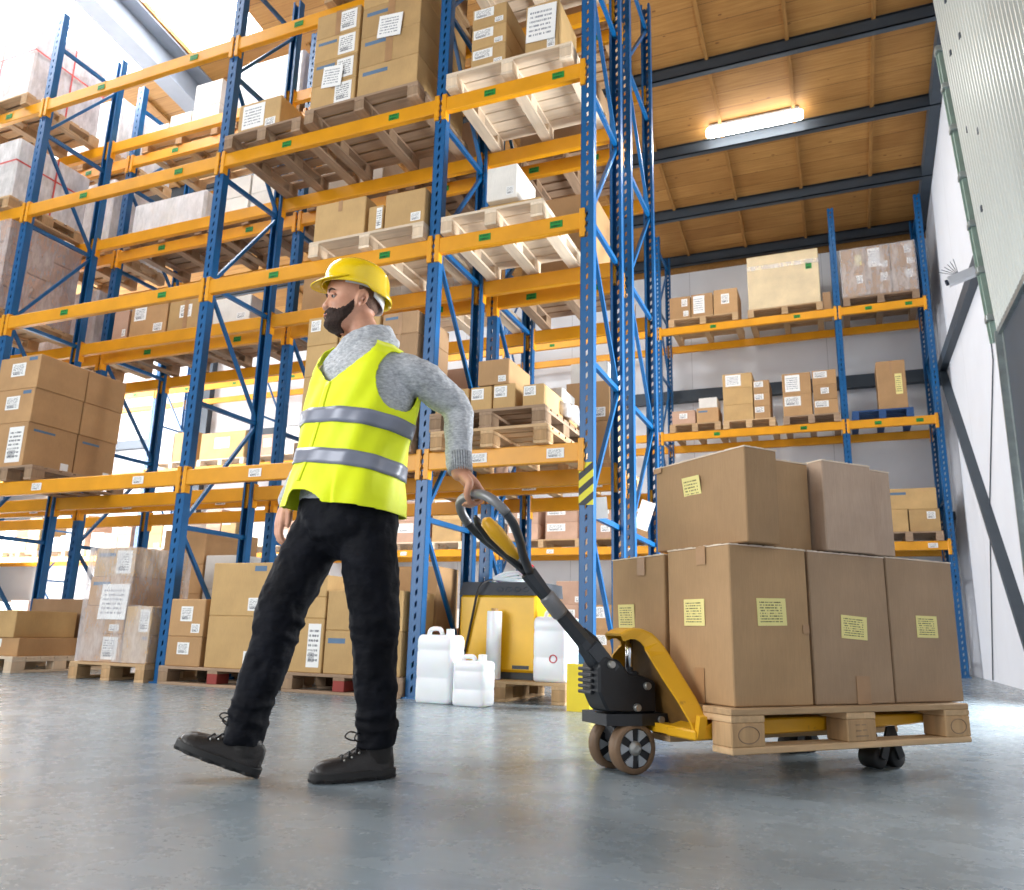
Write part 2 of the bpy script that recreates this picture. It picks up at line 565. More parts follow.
def post_mesh(h, key):
    """Upright of a rack: a C profile with a row of slots punched through its face (face towards -y)."""
    b = MB()
    w = PW / 2
    sw = 0.009                                     # half width of a slot
    t = 0.004
    b.box(-w, -sw, 0, t, 0, h)
    b.box(sw, w, 0, t, 0, h)
    b.box(-w, -w + t, 0, PD, 0, h)
    b.box(w - t, w, 0, PD, 0, h)
    b.box(-w, -w + 0.022, PD - t, PD, 0, h)
    b.box(w - 0.022, w, PD - t, PD, 0, h)
    pitch, sl = 0.085, 0.040
    z = 0.0
    while z < h:
        z1 = min(h, z + pitch - sl)
        s = 0.008                                  # slots lean a little
        b.add([(-sw, 0, z - s), (sw, 0, z + s), (sw, 0, z1 + s), (-sw, 0, z1 - s), (-sw, t, z - s), (sw, t, z + s), (sw, t, z1 + s), (-sw, t, z1 - s)],
              [(0, 1, 2, 3), (7, 6, 5, 4), (0, 4, 5, 1), (3, 2, 6, 7)])
        z += pitch
    return b.mesh(key, M['blue'])

def beam_mesh(length, key):
    b = MB()
    b.box(0, length, 0, 0.045, -0.135, 0, 0.006)
    b.box(0, length, 0.030, 0.052, -0.135, -0.03)
    return b.mesh(key, M['amber'])

def conn_mesh():
    b = MB()
    b.box(-0.036, 0.006, -0.006, 0.058, -0.205, 0.03, 0.003)
    for z in (-0.17, -0.11, -0.05):
        b.box(-0.042, -0.034, -0.002, 0.01, z, z + 0.03)
    return b.mesh('beam_connector', M['amber'])
CONN = conn_mesh()
CONN_R = CONN.copy()
CONN_R.transform(Matrix.Scale(-1, 4, (1, 0, 0)))
CONN_R.flip_normals()
LOCM = MB().box(0, 0.10, -0.004, -0.001, -0.028, 0.028).mesh('location_label', M['green'])
LOCW = MB().box(0, 0.13, -0.004, -0.001, -0.035, 0.035).mesh('location_label_white', M['paper'])
FOOT = MB().box(-0.07, 0.07, -0.03, PD + 0.03, 0, 0.012).mesh('foot_plate', M['blue'])

def rack(label, group, xs, yf, depth, h, levels, bays=None, spacing=1.122, z0=0.17, labels=(), skip=()):
    root = thing('pallet_rack', label, 'rack', (xs[0], yf, 0), 0, group)
    ox = xs[0]
    pm = post_mesh(h, 'upright_post')
    flip = pm.copy()
    flip.transform(Matrix.Scale(-1, 4, (0, 1, 0)))
    flip.flip_normals()
    def part(name, me, x, y, z):
        return link(name, me, root, (x - ox, y, z))
    hb = MB().box(-0.016, 0.016, PD * 0.7, depth - PD * 0.7, -0.02, 0.02).mesh('horizontal_brace', M['blue'])
    d = MB().bar((0, PD * 0.7, 0.03), (0, depth - PD * 0.7, spacing - 0.03), 0.03, 0.03, (1, 0, 0)).mesh('diagonal_brace', M['blue'])
    d2 = MB().bar((0, depth - PD * 0.7, 0.03), (0, PD * 0.7, spacing - 0.03), 0.03, 0.03, (1, 0, 0)).mesh('diagonal_brace_back', M['blue'])
    for x in xs:
        part('upright_post', pm, x, 0, 0)
        part('upright_post', flip, x, depth, 0)
        link('foot_plate', FOOT, root, (x - ox, 0, 0))
        link('foot_plate', FOOT, root, (x - ox, depth - PD, 0))
        z, k = z0, 0
        while z < h - 0.1:
            part('horizontal_brace', hb, x, 0, z)
            if z + spacing < h:
                # counted from the floor: even panels lean to the back, odd ones to the front
                part('diagonal_brace', (d2 if k % 2 == 0 else d), x, 0, z)
            z += spacing
            k += 1
    n = 0
    cache = {}
    for i in range(len(xs) - 1):
        L = xs[i + 1] - xs[i] - PW
        key = round(L, 3)
        if key not in cache:
            cache[key] = beam_mesh(L, 'shelf_beam')
        for j, lz in enumerate(levels):
            for side in (0, 1):
                if (i, j, side) in skip:
                    continue
                y = -0.012 if side == 0 else depth - 0.04
                o = part('shelf_beam', cache[key], xs[i] + PW / 2, y, lz)
                link('beam_connector', CONN, o, (0, 0, 0))
                link('beam_connector', CONN_R, o, (L, 0, 0))
                if side == 0:
                    for fx, green in labels:
                        if fx * L + 0.13 < L:
                            link('location_label', LOCM if green and j else LOCW, o, (fx * L, -0.0005, -0.068))
    return root

LV = (1.785, 3.565, 4.87, 6.17)
front = rack('tall blue and yellow pallet rack standing just behind the man, along the aisle', None,
             (-10.9, -7.95, -5.26, -2.89, -1.60), 5.18, 0.90, 7.33, LV, labels=((0.30, True), (0.80, True)))
rear = rack('second tall blue rack back to back behind the front rack', None,
            (-13.8, -10.9, -7.95, -5.26, -2.89, -1.60), 6.36, 1.0, 7.2, LV, labels=((0.25, True), (0.75, True)))
LB = (1.95, 3.88, 5.81)
back = rack('distant blue and yellow rack along the pale back wall', None,
            (-20.6, -17.63, -14.66, -11.68, -8.71, -5.74, -2.77, 0.20, 1.52), 13.3, 1.0, 7.63, LB, spacing=1.2, z0=0.2, labels=((0.3, True), (0.78, True)))
# striped guard sleeve on the end upright, yellow corner guard at its foot
def hazard():
    t = NT('hazard_stripes')
    x, y, z = t.sep(t.coord('Object'))
    s = t.math('FRACT', t.math('MULTIPLY', t.math('ADD', z, t.math('MULTIPLY', x, -0.8)), 9.5))
    t.col(t.mix(t.math('GREATER_THAN', s, 0.5), lin(38, 44, 48), lin(226, 216, 40)))
    t.set(0.5)
    return t.m
hz = MB().box(-0.052, 0.052, -0.004, -0.001, 0, 0.30).build('hazard_sticker', hazard(), front)
hz.location = (-1.60 + 10.9, 0, 1.34)

# ------------------------------------------------------------------ pallets
PH = 0.144
_pal = {}
def pallet(x0, x1, yf, z, style, label, depth=1.0, group=None, rz=0.0, detailed=True, front_board=False):
    w = round(x1 - x0, 2)
    key = (w, depth, style, detailed)
    mx, my, me = {'pine': ('pine', 'pine_y', 'pine_end'), 'pale': ('pale', 'pale_y', 'pale_end'), 'grey': ('grey_pine', 'grey_pine_y', 'grey_end'), 'blue': ('bluewood', 'bluewood', 'bluewood')}[style]
    if key not in _pal:
        deck = MB()
        n = 7
        bw = depth / n * (0.80 if style != 'pale' else 0.93)
        for k in range(n):
            y = (depth - bw) * k / (n - 1)
            deck.box(0, w, y, y + bw, 0.122, 0.144, 0.002)
        string = MB()
        string.box(0, 0.1, 0, depth, 0.1, 0.1215)
        skid = MB().box(0, 0.1, 0, depth, 0, 0.022, 0.002)
        block = MB().box(0, 0.1, 0, 0.14, 0.0225, 0.0995, 0.003)
        _pal[key] = (deck.mesh('deck_boards', M[mx]), string.mesh('stringer_board', M[my]), skid.mesh('bottom_board', M[my]), block.mesh('block', M[me]))
    deck, string, skid, block = _pal[key]
    if detailed:
        root = thing('pallet', label, 'pallet', (x0, yf, z), rz, group)
        link('deck_boards', deck, root)
        if front_board:
            fb = MB().box(0.004, w - 0.004, -0.001, 0.10, 0.0, 0.0215, 0.002).mesh('bottom_board', M[mx])
            rbk = MB().box(0, 0.1, -0.0005, 0.14, 0.0225, 0.0995, 0.003).mesh('block', M['red'])
            for y in (0, (depth - 0.1) / 2, depth - 0.1):
                link('bottom_board', fb, root, (0, y, 0))
        for i, x in enumerate((0, (w - 0.1) / 2, w - 0.1)):
            link('stringer_board', string, root, (x, 0, 0))
            if not front_board:
                link('bottom_board', skid, root, (x, 0, 0))
            for j, y in enumerate((0, (depth - 0.14) / 2, depth - 0.14)):
                link('block', rbk if (front_board and i == 1 and j == 0) else block, root, (x, y, 0))
        return root
    k2 = key + ('one',)
    if k2 not in _pal:
        b = MB()
        for k in range(7):
            bw = depth / 7 * 0.82
            y = (depth - bw) * k / 6
            b.box(0, w, y, y + bw, 0.122, 0.144)
        for x in (0, (w - 0.1) / 2, w - 0.1):
            b.box(x, x + 0.1, 0, depth, 0, 0.022)
            for y in (0, (depth - 0.14) / 2, depth - 0.14):
                b.box(x, x + 0.1, y, y + 0.14, 0.022, 0.122)
        _pal[k2] = b.mesh('pallet', M[mx])
    return tag(link('pallet', _pal[k2], None, (x0, yf, z), (0, 0, rz)), label, 'pallet', group)
M['bluewood'] = timber('blue_painted_pine', lin(52, 84, 132), 'X')

# ------------------------------------------------------------------ cartons
def carton_mesh(w, d, h, mat, name='carton'):
    b = MB()
    b.box(0, w, 0, d, 0, h, min(0.006, h * 0.05))
    return b.mesh(name, M[mat])

STICK = {   # u0, u1, v0, v1 on the front face, material, part name
    'P': (0.66, 0.90, 0.10, 0.34, 'paper', 'shipping_label'),
    'Q': (0.58, 0.86, 0.55, 0.88, 'paper', 'shipping_label'),
    'L': (0.10, 0.42, 0.50, 0.90, 'paper', 'shipping_label'),
    'C': (0.32, 0.66, 0.40, 0.80, 'paper', 'shipping_label'),
    'D': (0.55, 0.92, 0.10, 0.90, 'paper', 'shipping_label'),
    'S': (0.10, 0.62, 0.15, 0.92, 'sheet', 'delivery_sheet'),
    'B': (0.08, 0.50, 0.70, 0.82, 'bluestrap', 'printed_band'),
    'G': (0.72, 0.92, 0.84, 0.94, 'bluestrap', 'printed_band'),
    'T': (0.46, 0.54, 0.72, 1.0, 'tape', 'tape'),
    'V': (0.44, 0.56, 0.0, 1.0, 'tape', 'tape'),
    'K': (0.62, 0.86, 0.30, 0.72, 'note', 'yellow_sticker'),
    'F': (0.05, 0.62, 0.48, 0.92, 'paper', 'shipping_label'),
}
def stick(o, w, d, h, codes):
    for k, ch in enumerate(codes):
        if ch == 'R':                              # a printed band and a small label on the right-hand side
            bb = MB().box(w, w + 0.0015, d * 0.12, d * 0.55, h * 0.82, h * 0.87)
            bb.build('printed_band', M['bluestrap'], o)
            MB().box(w, w + 0.0015, d * 0.74, d * 0.9, h * 0.08, h * 0.25).build('shipping_label', M['paper'], o)
            continue
        u0, u1, v0, v1, mt, nm = STICK[ch]
        e = 0.0012 + 0.0006 * k
        MB().box(u0 * w, u1 * w, -e, -0.0001, v0 * h, v1 * h).build(nm, M[mt], o)

def carton(x0, x1, y0, y1, z0, z1, mat, label, codes='', group=None, cat='box'):
    g = 0.003
    w, d, h = x1 - x0 - 2 * g, y1 - y0 - 2 * g, z1 - z0 - 0.001
    o = tag(link('carton', carton_mesh(w, d, h, mat), None, (x0 + g, y0 + g, z0 + 0.0005)), label, cat, group)
    stick(o, w, d, h, codes)
    return o

ROWS = {1: ('',), 2: ('lower', 'upper'), 3: ('bottom', 'middle', 'top'), 4: ('bottom', 'second', 'third', 'top'), 5: ('bottom', 'second', 'third', 'fourth', 'top')}
def cartons(where, yf, z0, cols, group, depth=0.6, gap=0.0):
    """cols: (x0, x1, [row heights], material, column word, look, [codes per row])"""
    for x0, x1, hs, mat, cname, look, codes in cols:
        z = z0
        n = len(hs)
        for k, h in enumerate(hs):
            cd = codes[k % len(codes)] if codes else ''
            if n == 1:
                lab = '%s carton, %s%s' % (look, (cname + ', ') if cname else '', where)
            else:
                lab = '%s carton, %s %s%s' % (look, ROWS[n][k], (cname + ' ') if cname else '', where)
            carton(x0, x1, yf, yf + depth, z, z + h, mat, lab, cd, group)
            z += h

G0, G1, G2, G3 = 'cartons at floor level under the front rack', 'cartons on the first shelf of the front rack', 'cartons on the second shelf of the front rack', 'cartons on the third shelf of the front rack'
PG = 'pallets in the front rack'
Z1, Z2, Z3, Z4 = LV
YF = 5.13

# floor level, front rack ------------------------------------------------
pallet(-8.0, -7.08, 5.22, 0, 'pale', 'pale pallet at far left floor under loosely stacked brown cartons', group=PG)
carton(-7.75, -7.14, 5.30, 5.98, PH, PH + 0.17, 'brown', 'flat brown carton lying directly on the far left floor pallet', 'F', G0)
carton(-7.82, -7.20, 5.28, 5.94, PH + 0.17, PH + 0.42, 'tan', 'wide brown carton on top of the flat one at far left', 'F', G0)
carton(-7.98, -7.1, 6.0, 6.3, PH, 0.70, 'kraft', 'large dull brown carton behind the two front ones at far left', '', G0)
pallet(-6.20, -5.34, 5.10, 0, 'pine', 'floor pallet under the film wrapped tower of cartons left of the man', group=PG)
w = 'of the film wrapped tower'
for k, (h, cd) in enumerate(((0.23, 'D'), (0.24, 'P'))):
    carton(-6.16, -5.68, 5.14, 5.62, PH + 0.235 * k, PH + 0.235 * (k + 1), 'brown', 'brown carton, %s row left side %s' % (('bottom', 'second')[k], w), cd, G0)
    carton(-5.67, -5.37, 5.14, 5.72, PH + 0.235 * k, PH + 0.235 * (k + 1), 'tan', 'narrow tan carton, %s row right side %s' % (('bottom', 'second')[k], w), 'D' if k else 'G', G0)
carton(-6.14, -5.66, 5.14, 5.74, PH + 0.47, PH + 0.72, 'brown', 'brown carton with a torn edge, third row %s' % w, 'BP', G0)
carton(-6.12, -5.64, 5.14, 5.76, PH + 0.72, PH + 0.97, 'tan', 'tan carton with two white labels, topmost %s' % w, 'DB', G0)
sh = MB().box(0, 0.32, -0.004, 0, 0, 0.30).build('delivery_sheet', M['sheet'])
sh.location = (-5.98, 5.128, 0.50); sh.rotation_euler = (math.radians(-3), 0, 0)
tag(sh, 'white delivery sheet hung on the film wrapped tower left of the man', 'sheet')
fm = MB()
fm.loft([[(-6.175, 5.122, z), (-5.62 + (0.26 if z < 0.62 else 0.0), 5.122, z), (-5.62 + (0.26 if z < 0.62 else 0.0), 5.77, z), (-6.175, 5.77, z)] for z in (0.15, 0.4, 0.61, 0.63, 0.9, 1.118)], cap=False)
tag(fm.build('stretch_film', M['film']), 'clear stretch film wound around the carton tower left of the man', 'film')

pallet(-5.20, -4.08, 5.11, 0, 'grey', 'dark floor pallet with a red middle block behind the striding leg', group=PG, front_board=True)
pallet(-3.97, -2.955, 5.11, 0, 'grey', 'dark floor pallet with a red middle block behind the standing leg', group=PG, front_board=True)
cartons('behind the striding leg', YF, PH, [
    (-5.17, -4.80, [0.235, 0.30], 'brown', 'of the small left stack', 'brown labelled', ['C', 'CP']),
    (-4.76, -4.17, [0.405, 0.42], 'tan', 'of the big right stack', 'large tan', ['P', 'GP'])], G0, 0.62)
cartons('behind the standing leg', YF, PH, [
    (-3.95, -3.635, [0.40, 0.16, 0.165], 'tan', 'of the narrow left stack', 'tan', ['D', 'L', 'Q']),
    (-3.625, -3.26, [0.315, 0.295], 'tan', 'of the centre stack', 'wide tan', ['B', 'G']),
    (-3.25, -2.97, [0.315, 0.295], 'tan', 'of the right hand stack', 'plain tan', ['', ''])], G0, 0.5)
carton(-3.70, -3.0, 5.72, 6.1, PH, 0.98, 'brown', 'tall brown carton standing behind the tan stacks near the third upright', '', G0)

# first shelf, front rack ----------------------------------------------
pallet(-7.88, -7.10, 5.12, Z1, 'grey', 'pallet under the big carton cube on the first shelf at far left', 1.08, PG)
w = 'of the far left first shelf cube'
for k, (a, b_) in enumerate(((0, 0.45), (0.45, 0.80), (0.80, 1.15))):
    rw = ROWS[3][k]
    carton(-7.87, -7.30 + 0.012 * k, 5.15, 5.71, Z1 + PH + a, Z1 + PH + b_, 'brown', 'brown carton with white labels, front %s %s' % (rw, w), 'RD' if k == 0 else 'CG', G1)
    carton(-7.87, -7.30 + 0.012 * k, 5.715, 6.2, Z1 + PH + a, Z1 + PH + b_, 'brown', 'plain brown carton, rear %s %s' % (rw, w), 'R' if k == 0 else '', G1)
pallet(-4.05, -2.955, 5.11, Z1, 'grey', 'first shelf pallet hidden behind the shoulders of the man', group=PG)
w = 'of the load behind the shoulders of the man'
cartons(w, YF, Z1 + PH, [
    (-4.03, -3.72, [0.27, 0.29, 0.27, 0.25], 'tan', 'left column', 'tan', ['', 'T', 'P', 'L']),
    (-3.71, -3.32, [0.27, 0.29, 0.27, 0.20], 'tan', 'middle column', 'tan', ['', 'P', 'T', '']),
    (-3.30, -2.97, [0.27, 0.29, 0.27, 0.19], 'kraft', 'right column', 'kraft', ['T', 'P', 'T', 'BV'])], G1, 0.55)
pallet(-2.80, -1.87, 5.11, Z1, 'pine', 'lower of two stacked pallets on the first shelf right of the man', 0.98, PG)
pallet(-2.82, -1.89, 5.12, Z1 + PH, 'grey', 'upper of two stacked pallets on the first shelf right of the man', 0.98, PG)
w = 'on the stacked pallets'
zz = Z1 + 2 * PH
carton(-2.80, -2.515, 5.16, 5.65, zz, zz + 0.19, 'tan', 'tan labelled carton beside the hand side upright on the stacked pallets', 'Q', G1)
carton(-2.505, -2.325, 5.16, 5.65, zz, zz + 0.19, 'tan', 'small tan carton with white label, left of the pair on the stacked pallets', 'F', G1)
carton(-2.32, -2.135, 5.16, 5.65, zz, zz + 0.195, 'tan', 'small tan carton with white label, right of the pair on the stacked pallets', 'F', G1)
carton(-2.45, -2.19, 5.16, 5.60, zz + 0.196, zz + 0.395, 'brown', 'brown carton lying across the pair on the stacked pallets', 'P', G1)
carton(-2.075, -1.905, 5.14, 5.58, zz, zz + 0.165, 'tan', 'tan carton at the right front corner on the stacked pallets', 'F', G1)
carton(-2.30, -1.95, 5.68, 6.0, zz, zz + 0.30, 'white', 'white carton at the back on the stacked pallets', '', G1)
carton(-1.96, -1.88, 5.66, 5.86, zz, zz + 0.16, 'tan', 'narrow upright tan carton at the back right on the stacked pallets', '', G1)
fm = MB()
random.seed(3)
rings = []
for k in range(7):
    y = 5.50 + 0.07 * k
    rings.append([(-1.885 + random.uniform(-.02, .02) + 0.05 * math.cos(t), y, zz + 0.02 + 0.075 * (1 + math.sin(t)) * (0.6 + 0.4 * random.random())) for t in [2 * math.pi * j / 9 for j in range(9)]])
fm.smooth = True
fm.loft(rings)
tag(fm.build('loose_film', M['milkyfilm']), 'crumpled white film hanging at the right end of the stacked pallets', 'film')

# second shelf, front rack ---------------------------------------------
pallet(-4.08, -2.955, 5.11, Z2, 'pale', 'pale pallet on the second shelf above the yellow helmet', group=PG)
cartons('on the pallet above the helmet', YF, Z2 + PH, [
    (-4.06, -3.54, [0.36], 'tan', 'largest and leftmost', 'plain tan', ['T']),
    (-3.51, -3.36, [0.24], 'tan', 'slim one in the middle', 'small tan', ['D']),
    (-3.35, -2.965, [0.32], 'tan', 'at the right end', 'tan', ['P'])], G2, 0.6)
pallet(-2.80, -1.93, 5.11, Z2, 'pale', 'pale empty looking pallet on the second shelf right of the third upright', group=PG)
carton(-2.55, -2.02, 5.30, 5.85, Z2 + PH, Z2 + PH + 0.14, 'tan', 'low flat tan carton under the white carton on second shelf', '', G2)
carton(-2.47, -2.20, 5.24, 5.66, Z2 + PH + 0.14, Z2 + PH + 0.44, 'white', 'white carton standing on the flat tan one, second shelf', 'P', G2)

# third shelf, front rack ----------------------------------------------
pallet(-5.18, -4.30, 5.11, Z3, 'grey', 'weathered pallet under a single carton on the third shelf', group=PG)
carton(-5.08, -4.58, 5.15, 5.70, Z3 + PH, Z3 + PH + 0.33, 'tan', 'single tan carton with large white label on its own third shelf pallet', 'SP', G3)
pallet(-4.22, -3.06, 5.06, Z3, 'grey', 'weathered pallet under the tall carton block on the third shelf', group=PG)
cartons('of the tall third shelf block', 5.09, Z3 + PH, [
    (-4.20, -3.72, [0.25, 0.25, 0.25, 0.26], 'tan', 'left column', 'tan labelled', ['DT', 'DB', 'DB', 'DV']),
    (-3.70, -3.09, [0.31, 0.31, 0.31, 0.31], 'tan', 'right column', 'large tan', ['B', 'BV', 'BV', 'BV'])], G3, 0.9)
s1 = tag(MB().box(0, 0.21, -0.004, 0, 0, 0.21).build('delivery_sheet', M['sheet']), 'white sheet on the left column of the tall third shelf block', 'sheet')
s1.location = (-4.08, 5.082, 5.22); s1.rotation_euler = (0.03, 0.1, 0)
s2 = tag(MB().box(0, 0.24, -0.004, 0, 0, 0.22).build('delivery_sheet', M['sheet']), 'white sheet on the right column of the tall third shelf block', 'sheet')
s2.location = (-3.52, 5.082, 5.58); s2.rotation_euler = (0.03, 0.1, 0)
pallet(-2.80, -1.70, 5.08, Z3, 'pale', 'pale pallet on the third shelf carrying three small stacked cartons', group=PG)
cartons('of three on the pale third shelf pallet', 5.12, Z3 + PH, [
    (-2.60, -2.28, [0.2, 0.2, 0.2], 'tan', '', 'tan two label', ['FP', 'FP', 'FP'])], G3, 0.75)
carton(-2.12, -1.83, 5.14, 5.62, Z3 + PH, Z3 + PH + 0.50, 'tan', 'tall tan carton behind a hanging white sheet on the pale third shelf pallet', 'P', G3)
s3 = tag(MB().box(0, 0.25, -0.004, 0, 0, 0.33).build('delivery_sheet', M['sheet']), 'large white sheet strapped to the tall carton on the third shelf', 'sheet')
s3.location = (-2.11, 5.135, 5.15); s3.rotation_euler = (0.02, 0.05, 0)

# fourth shelf, front rack, only the undersides show from here -----------
pallet(-2.80, -1.72, 5.10, Z4, 'pale', 'pale pallet at the very top near the end upright, underside showing', group=PG)
carton(-2.7, -1.8, 5.2, 6.0, Z4 + PH, Z4 + PH + 0.5, 'tan', 'wide tan carton at the very top near the end upright', '', 'cartons on the top shelf')
pallet(-4.15, -3.05, 5.10, Z4, 'pine', 'pine pallet at the very top above the tall carton block', group=PG)
carton(-4.1, -3.1, 5.2, 6.0, Z4 + PH, Z4 + PH + 0.55, 'brown', 'wide brown carton at the very top above the tall carton block', '', 'cartons on the top shelf')

# ------------------------------------------------------------------ wrapped loads at the far left
def wrapped(x0, x1, y0, y1, z, h, inner, label, pallet_label, straps=True, style='pine', nx=2, nz=3, mat='milkyfilm', group='film wrapped pallet loads'):
    pallet(x0 - 0.02, x1 + 0.02, y0 - 0.02, z, style, pallet_label, round(y1 - y0 + 0.04, 2), PG)
    root = thing('wrapped_load', label, 'wrapped load', (x0, y0, z + PH), 0, group)
    w, d = x1 - x0, y1 - y0
    for i in range(nx):
        for k in range(nz):
            b = MB().box(i * w / nx + 0.01, (i + 1) * w / nx - 0.008, 0.012, d - 0.012, k * h / nz + 0.001, (k + 1) * h / nz - 0.006, 0.01)
            b.build('carton', M[inner], root)
    f = MB()
    rings = []
    random.seed(int(abs(x0) * 100))
    for k in range(9):
        zz_ = 0.001 + (h - 0.001) * k / 8
        ring = []
        for (ax, ay, bx, by) in ((0, 0, w, 0), (w, 0, w, d), (w, d, 0, d), (0, d, 0, 0)):
            for t in (0.02, 0.25, 0.5, 0.75, 0.98):
                j = random.uniform(-0.006, 0.004) if t not in (0.02, 0.98) else 0
                x, y = ax + (bx - ax) * t, ay + (by - ay) * t
                x += j * (1 if x > w * 0.9 else -1 if x < w * 0.1 else 0)
                y += j * (1 if y > d * 0.9 else -1 if y < d * 0.1 else 0)
                ring.append((x, y, zz_))
        rings.append(ring)
    f.loft(rings)
    f.build('stretch_film', M[mat], root)
    if straps:
        for zz_ in (0.6 * h,):
            s = MB()
            s.box(-0.012, w + 0.012, -0.012, -0.010, zz_, zz_ + 0.02)
            s.build('red_strap', M['redstrap'], root)
            s = MB().box(w + 0.010, w + 0.012, -0.012, d + 0.012, zz_, zz_ + 0.02)
            s.build('red_strap', M['redstrap'], root)
        MB().box(w * 0.5, w * 0.5 + 0.02, -0.0125, -0.0105, 0, h).build('red_strap', M['redstrap'], root)
        MB().box(w + 0.0105, w + 0.0125, d * 0.5, d * 0.5 + 0.02, 0, h).build('red_strap', M['redstrap'], root)
    return root

wrapped(-9.35, -8.22, 5.14, 6.06, Z4, 0.94, 'pink', 'film wrapped load with red straps on the top shelf at far left', 'pallet under the red strapped load on the top shelf at far left')
wrapped(-9.35, -8.20, 5.14, 6.06, Z3, 0.72, 'white', 'low white film wrapped load with red straps on the third shelf at far left', 'pallet under the low white load on the third shelf at far left')
wrapped(-9.30, -8.12, 5.14, 6.06, Z2, 1.02, 'pink', 'film wrapped brown cartons on the second shelf at far left', 'pallet under the wrapped brown cartons on the second shelf at far left', False, nz=4, mat='film')
wrapped(-10.7, -9.6, 5.14, 6.06, Z1, 1.0, 'pink', 'film wrapped load on the first shelf beyond the far left upright', 'pallet under the first shelf load beyond the far left upright', False)

# ------------------------------------------------------------------ second (rear) rack loads
RG, RP = 'cartons in the rear rack', 'pallets in the rear rack'
YR = 6.33
def rp(x0, x1, z, style, label):
    return pallet(x0, x1, YR, z, style, label, 1.0, RP)
# floor
rp(-6.65, -5.50, 0, 'pine', 'rear floor pallet left of the walking man, behind the film tower')
cartons('of the tall stack behind the film tower', YR + 0.02, PH, [
    (-6.60, -6.03, [0.33, 0.30, 0.30, 0.36], 'brown', 'left column', 'brown', ['P', 'P', 'C', '']),
    (-6.01, -5.55, [0.36, 0.32, 0.34], 'white', 'right column', 'bright white', ['', '', 'P'])], RG, 0.8)
rp(-4.9, -3.9, 0, 'pine', 'rear floor pallet seen between the legs of the man')
carton(-4.7, -4.0, YR + 0.02, YR + 0.8, PH, 0.80, 'white', 'white carton seen between the legs of the man', '', RG)
rp(-3.85, -2.98, 0, 'pine', 'rear floor pallet left of the yellow charger')
carton(-3.8, -3.42, YR + 0.02, YR + 0.6, PH, 0.62, 'tan', 'cream carton low behind the third upright, left of the charger', '', RG)
carton(-3.40, -3.05, YR + 0.02, YR + 0.6, PH, 0.50, 'brown', 'small brown carton low behind the third upright, left of the charger', 'P', RG)
# first shelf
rp(-3.72, -2.98, Z1, 'pine', 'rear first shelf pallet just right of the raised elbow')
carton(-3.45, -3.0, YR + 0.02, YR + 0.8, Z1 + PH, Z1 + PH + 0.95, 'pink', 'large pinkish carton on rear first shelf beside the sleeve of the man', '', RG)
rp(-2.6, -1.72, Z1, 'pine', 'rear first shelf pallet close to the end upright')
cartons('of the stack behind the end upright', YR + 0.02, Z1 + PH, [
    (-2.15, -1.75, [0.33, 0.36], 'brown', '', 'dull brown', ['', 'P'])], RG, 0.6)
carton(-2.12, -1.78, YR + 0.05, YR + 0.5, Z1 + PH + 0.69, Z1 + PH + 0.88, 'white', 'small white carton crowning the stack behind the end upright', '', RG)
# second shelf
for (a, b_, st, lb) in ((-7.80, -6.72, 'grey', 'grey pallet, left on the rear second shelf between first and second uprights'), (-6.64, -5.40, 'grey', 'grey pallet, right on the rear second shelf between first and second uprights'),
                        (-5.15, -4.10, 'pine', 'pallet, left on the rear second shelf above the helmet'), (-4.02, -2.98, 'pale', 'pale pallet, right on the rear second shelf above the helmet'), (-2.75, -1.75, 'grey', 'grey pallet on the rear second shelf by the end upright')):
    rp(a, b_, Z2, st, lb)
w = 'on the rear second shelf'
cartons('of the row ' + w, YR + 0.02, Z2 + PH, [
    (-7.82, -7.58, [0.36], 'pink', 'farthest left', 'pinkish', ['P']),
    (-7.55, -6.98, [0.40], 'brown', 'second from left', 'brown two label', ['LP']),
    (-6.96, -6.44, [0.38], 'tan', 'third from left', 'tan taped', ['CV']),
    (-6.30, -5.78, [0.30], 'white', 'fourth from left', 'pale', ['P']),
    (-5.10, -4.70, [0.42], 'brown', 'fifth from left', 'brown', ['']),
    (-4.66, -4.25, [0.48], 'white', 'sixth from left', 'white', ['']),
    (-3.9, -3.3, [0.55], 'white', 'seventh from left', 'large white', ['']),
    (-2.6, -1.9, [0.75], 'brown', 'last before the end upright', 'large brown', [''])], RG, 0.8)
# third shelf
for (a, b_, lb) in ((-7.82, -6.60, 'pallet under the milky white load on the rear third shelf'), (-5.12, -4.0, 'pallet on the rear third shelf behind the single carton'), (-3.9, -3.0, 'pallet on the rear third shelf behind the tall carton block'), (-2.72, -1.75, 'pallet on the rear third shelf by the end upright'), (-6.52, -5.42, 'pallet under strapped white cartons on the rear third shelf')):
    rp(a, b_, Z3, 'grey', lb)
wl = MB()
wl.smooth = False
wl.box(-7.76, -6.62, YR + 0.02, YR + 0.9, Z3 + PH, Z3 + PH + 0.46, 0.03)
wroot = thing('wrapped_load', 'milky white wrapped block on the rear third shelf between first and second uprights', 'wrapped load', (0, 0, 0), 0, 'film wrapped pallet loads')
wl.build('stretch_film', M['milkyfilm'], wroot)
MB().box(-7.74, -6.64, YR + 0.04, YR + 0.88, Z3 + PH + 0.002, Z3 + PH + 0.44).build('carton', M['white'], wroot)
cartons('of the strapped white cartons on rear third shelf', YR + 0.02, Z3 + PH, [
    (-6.48, -5.97, [0.24, 0.26], 'white', 'left', 'white', ['', '']),
    (-5.95, -5.45, [0.24, 0.26], 'white', 'right', 'white', ['', ''])], RG, 0.8)
carton(-5.0, -4.2, YR + 0.02, YR + 0.8, Z3 + PH, Z3 + PH + 0.4, 'white', 'pale carton behind the single third shelf carton', '', RG)
carton(-3.85, -3.1, YR + 0.02, YR + 0.8, Z3 + PH, Z3 + PH + 0.5, 'kraft', 'kraft carton behind the tall third shelf block', '', RG)
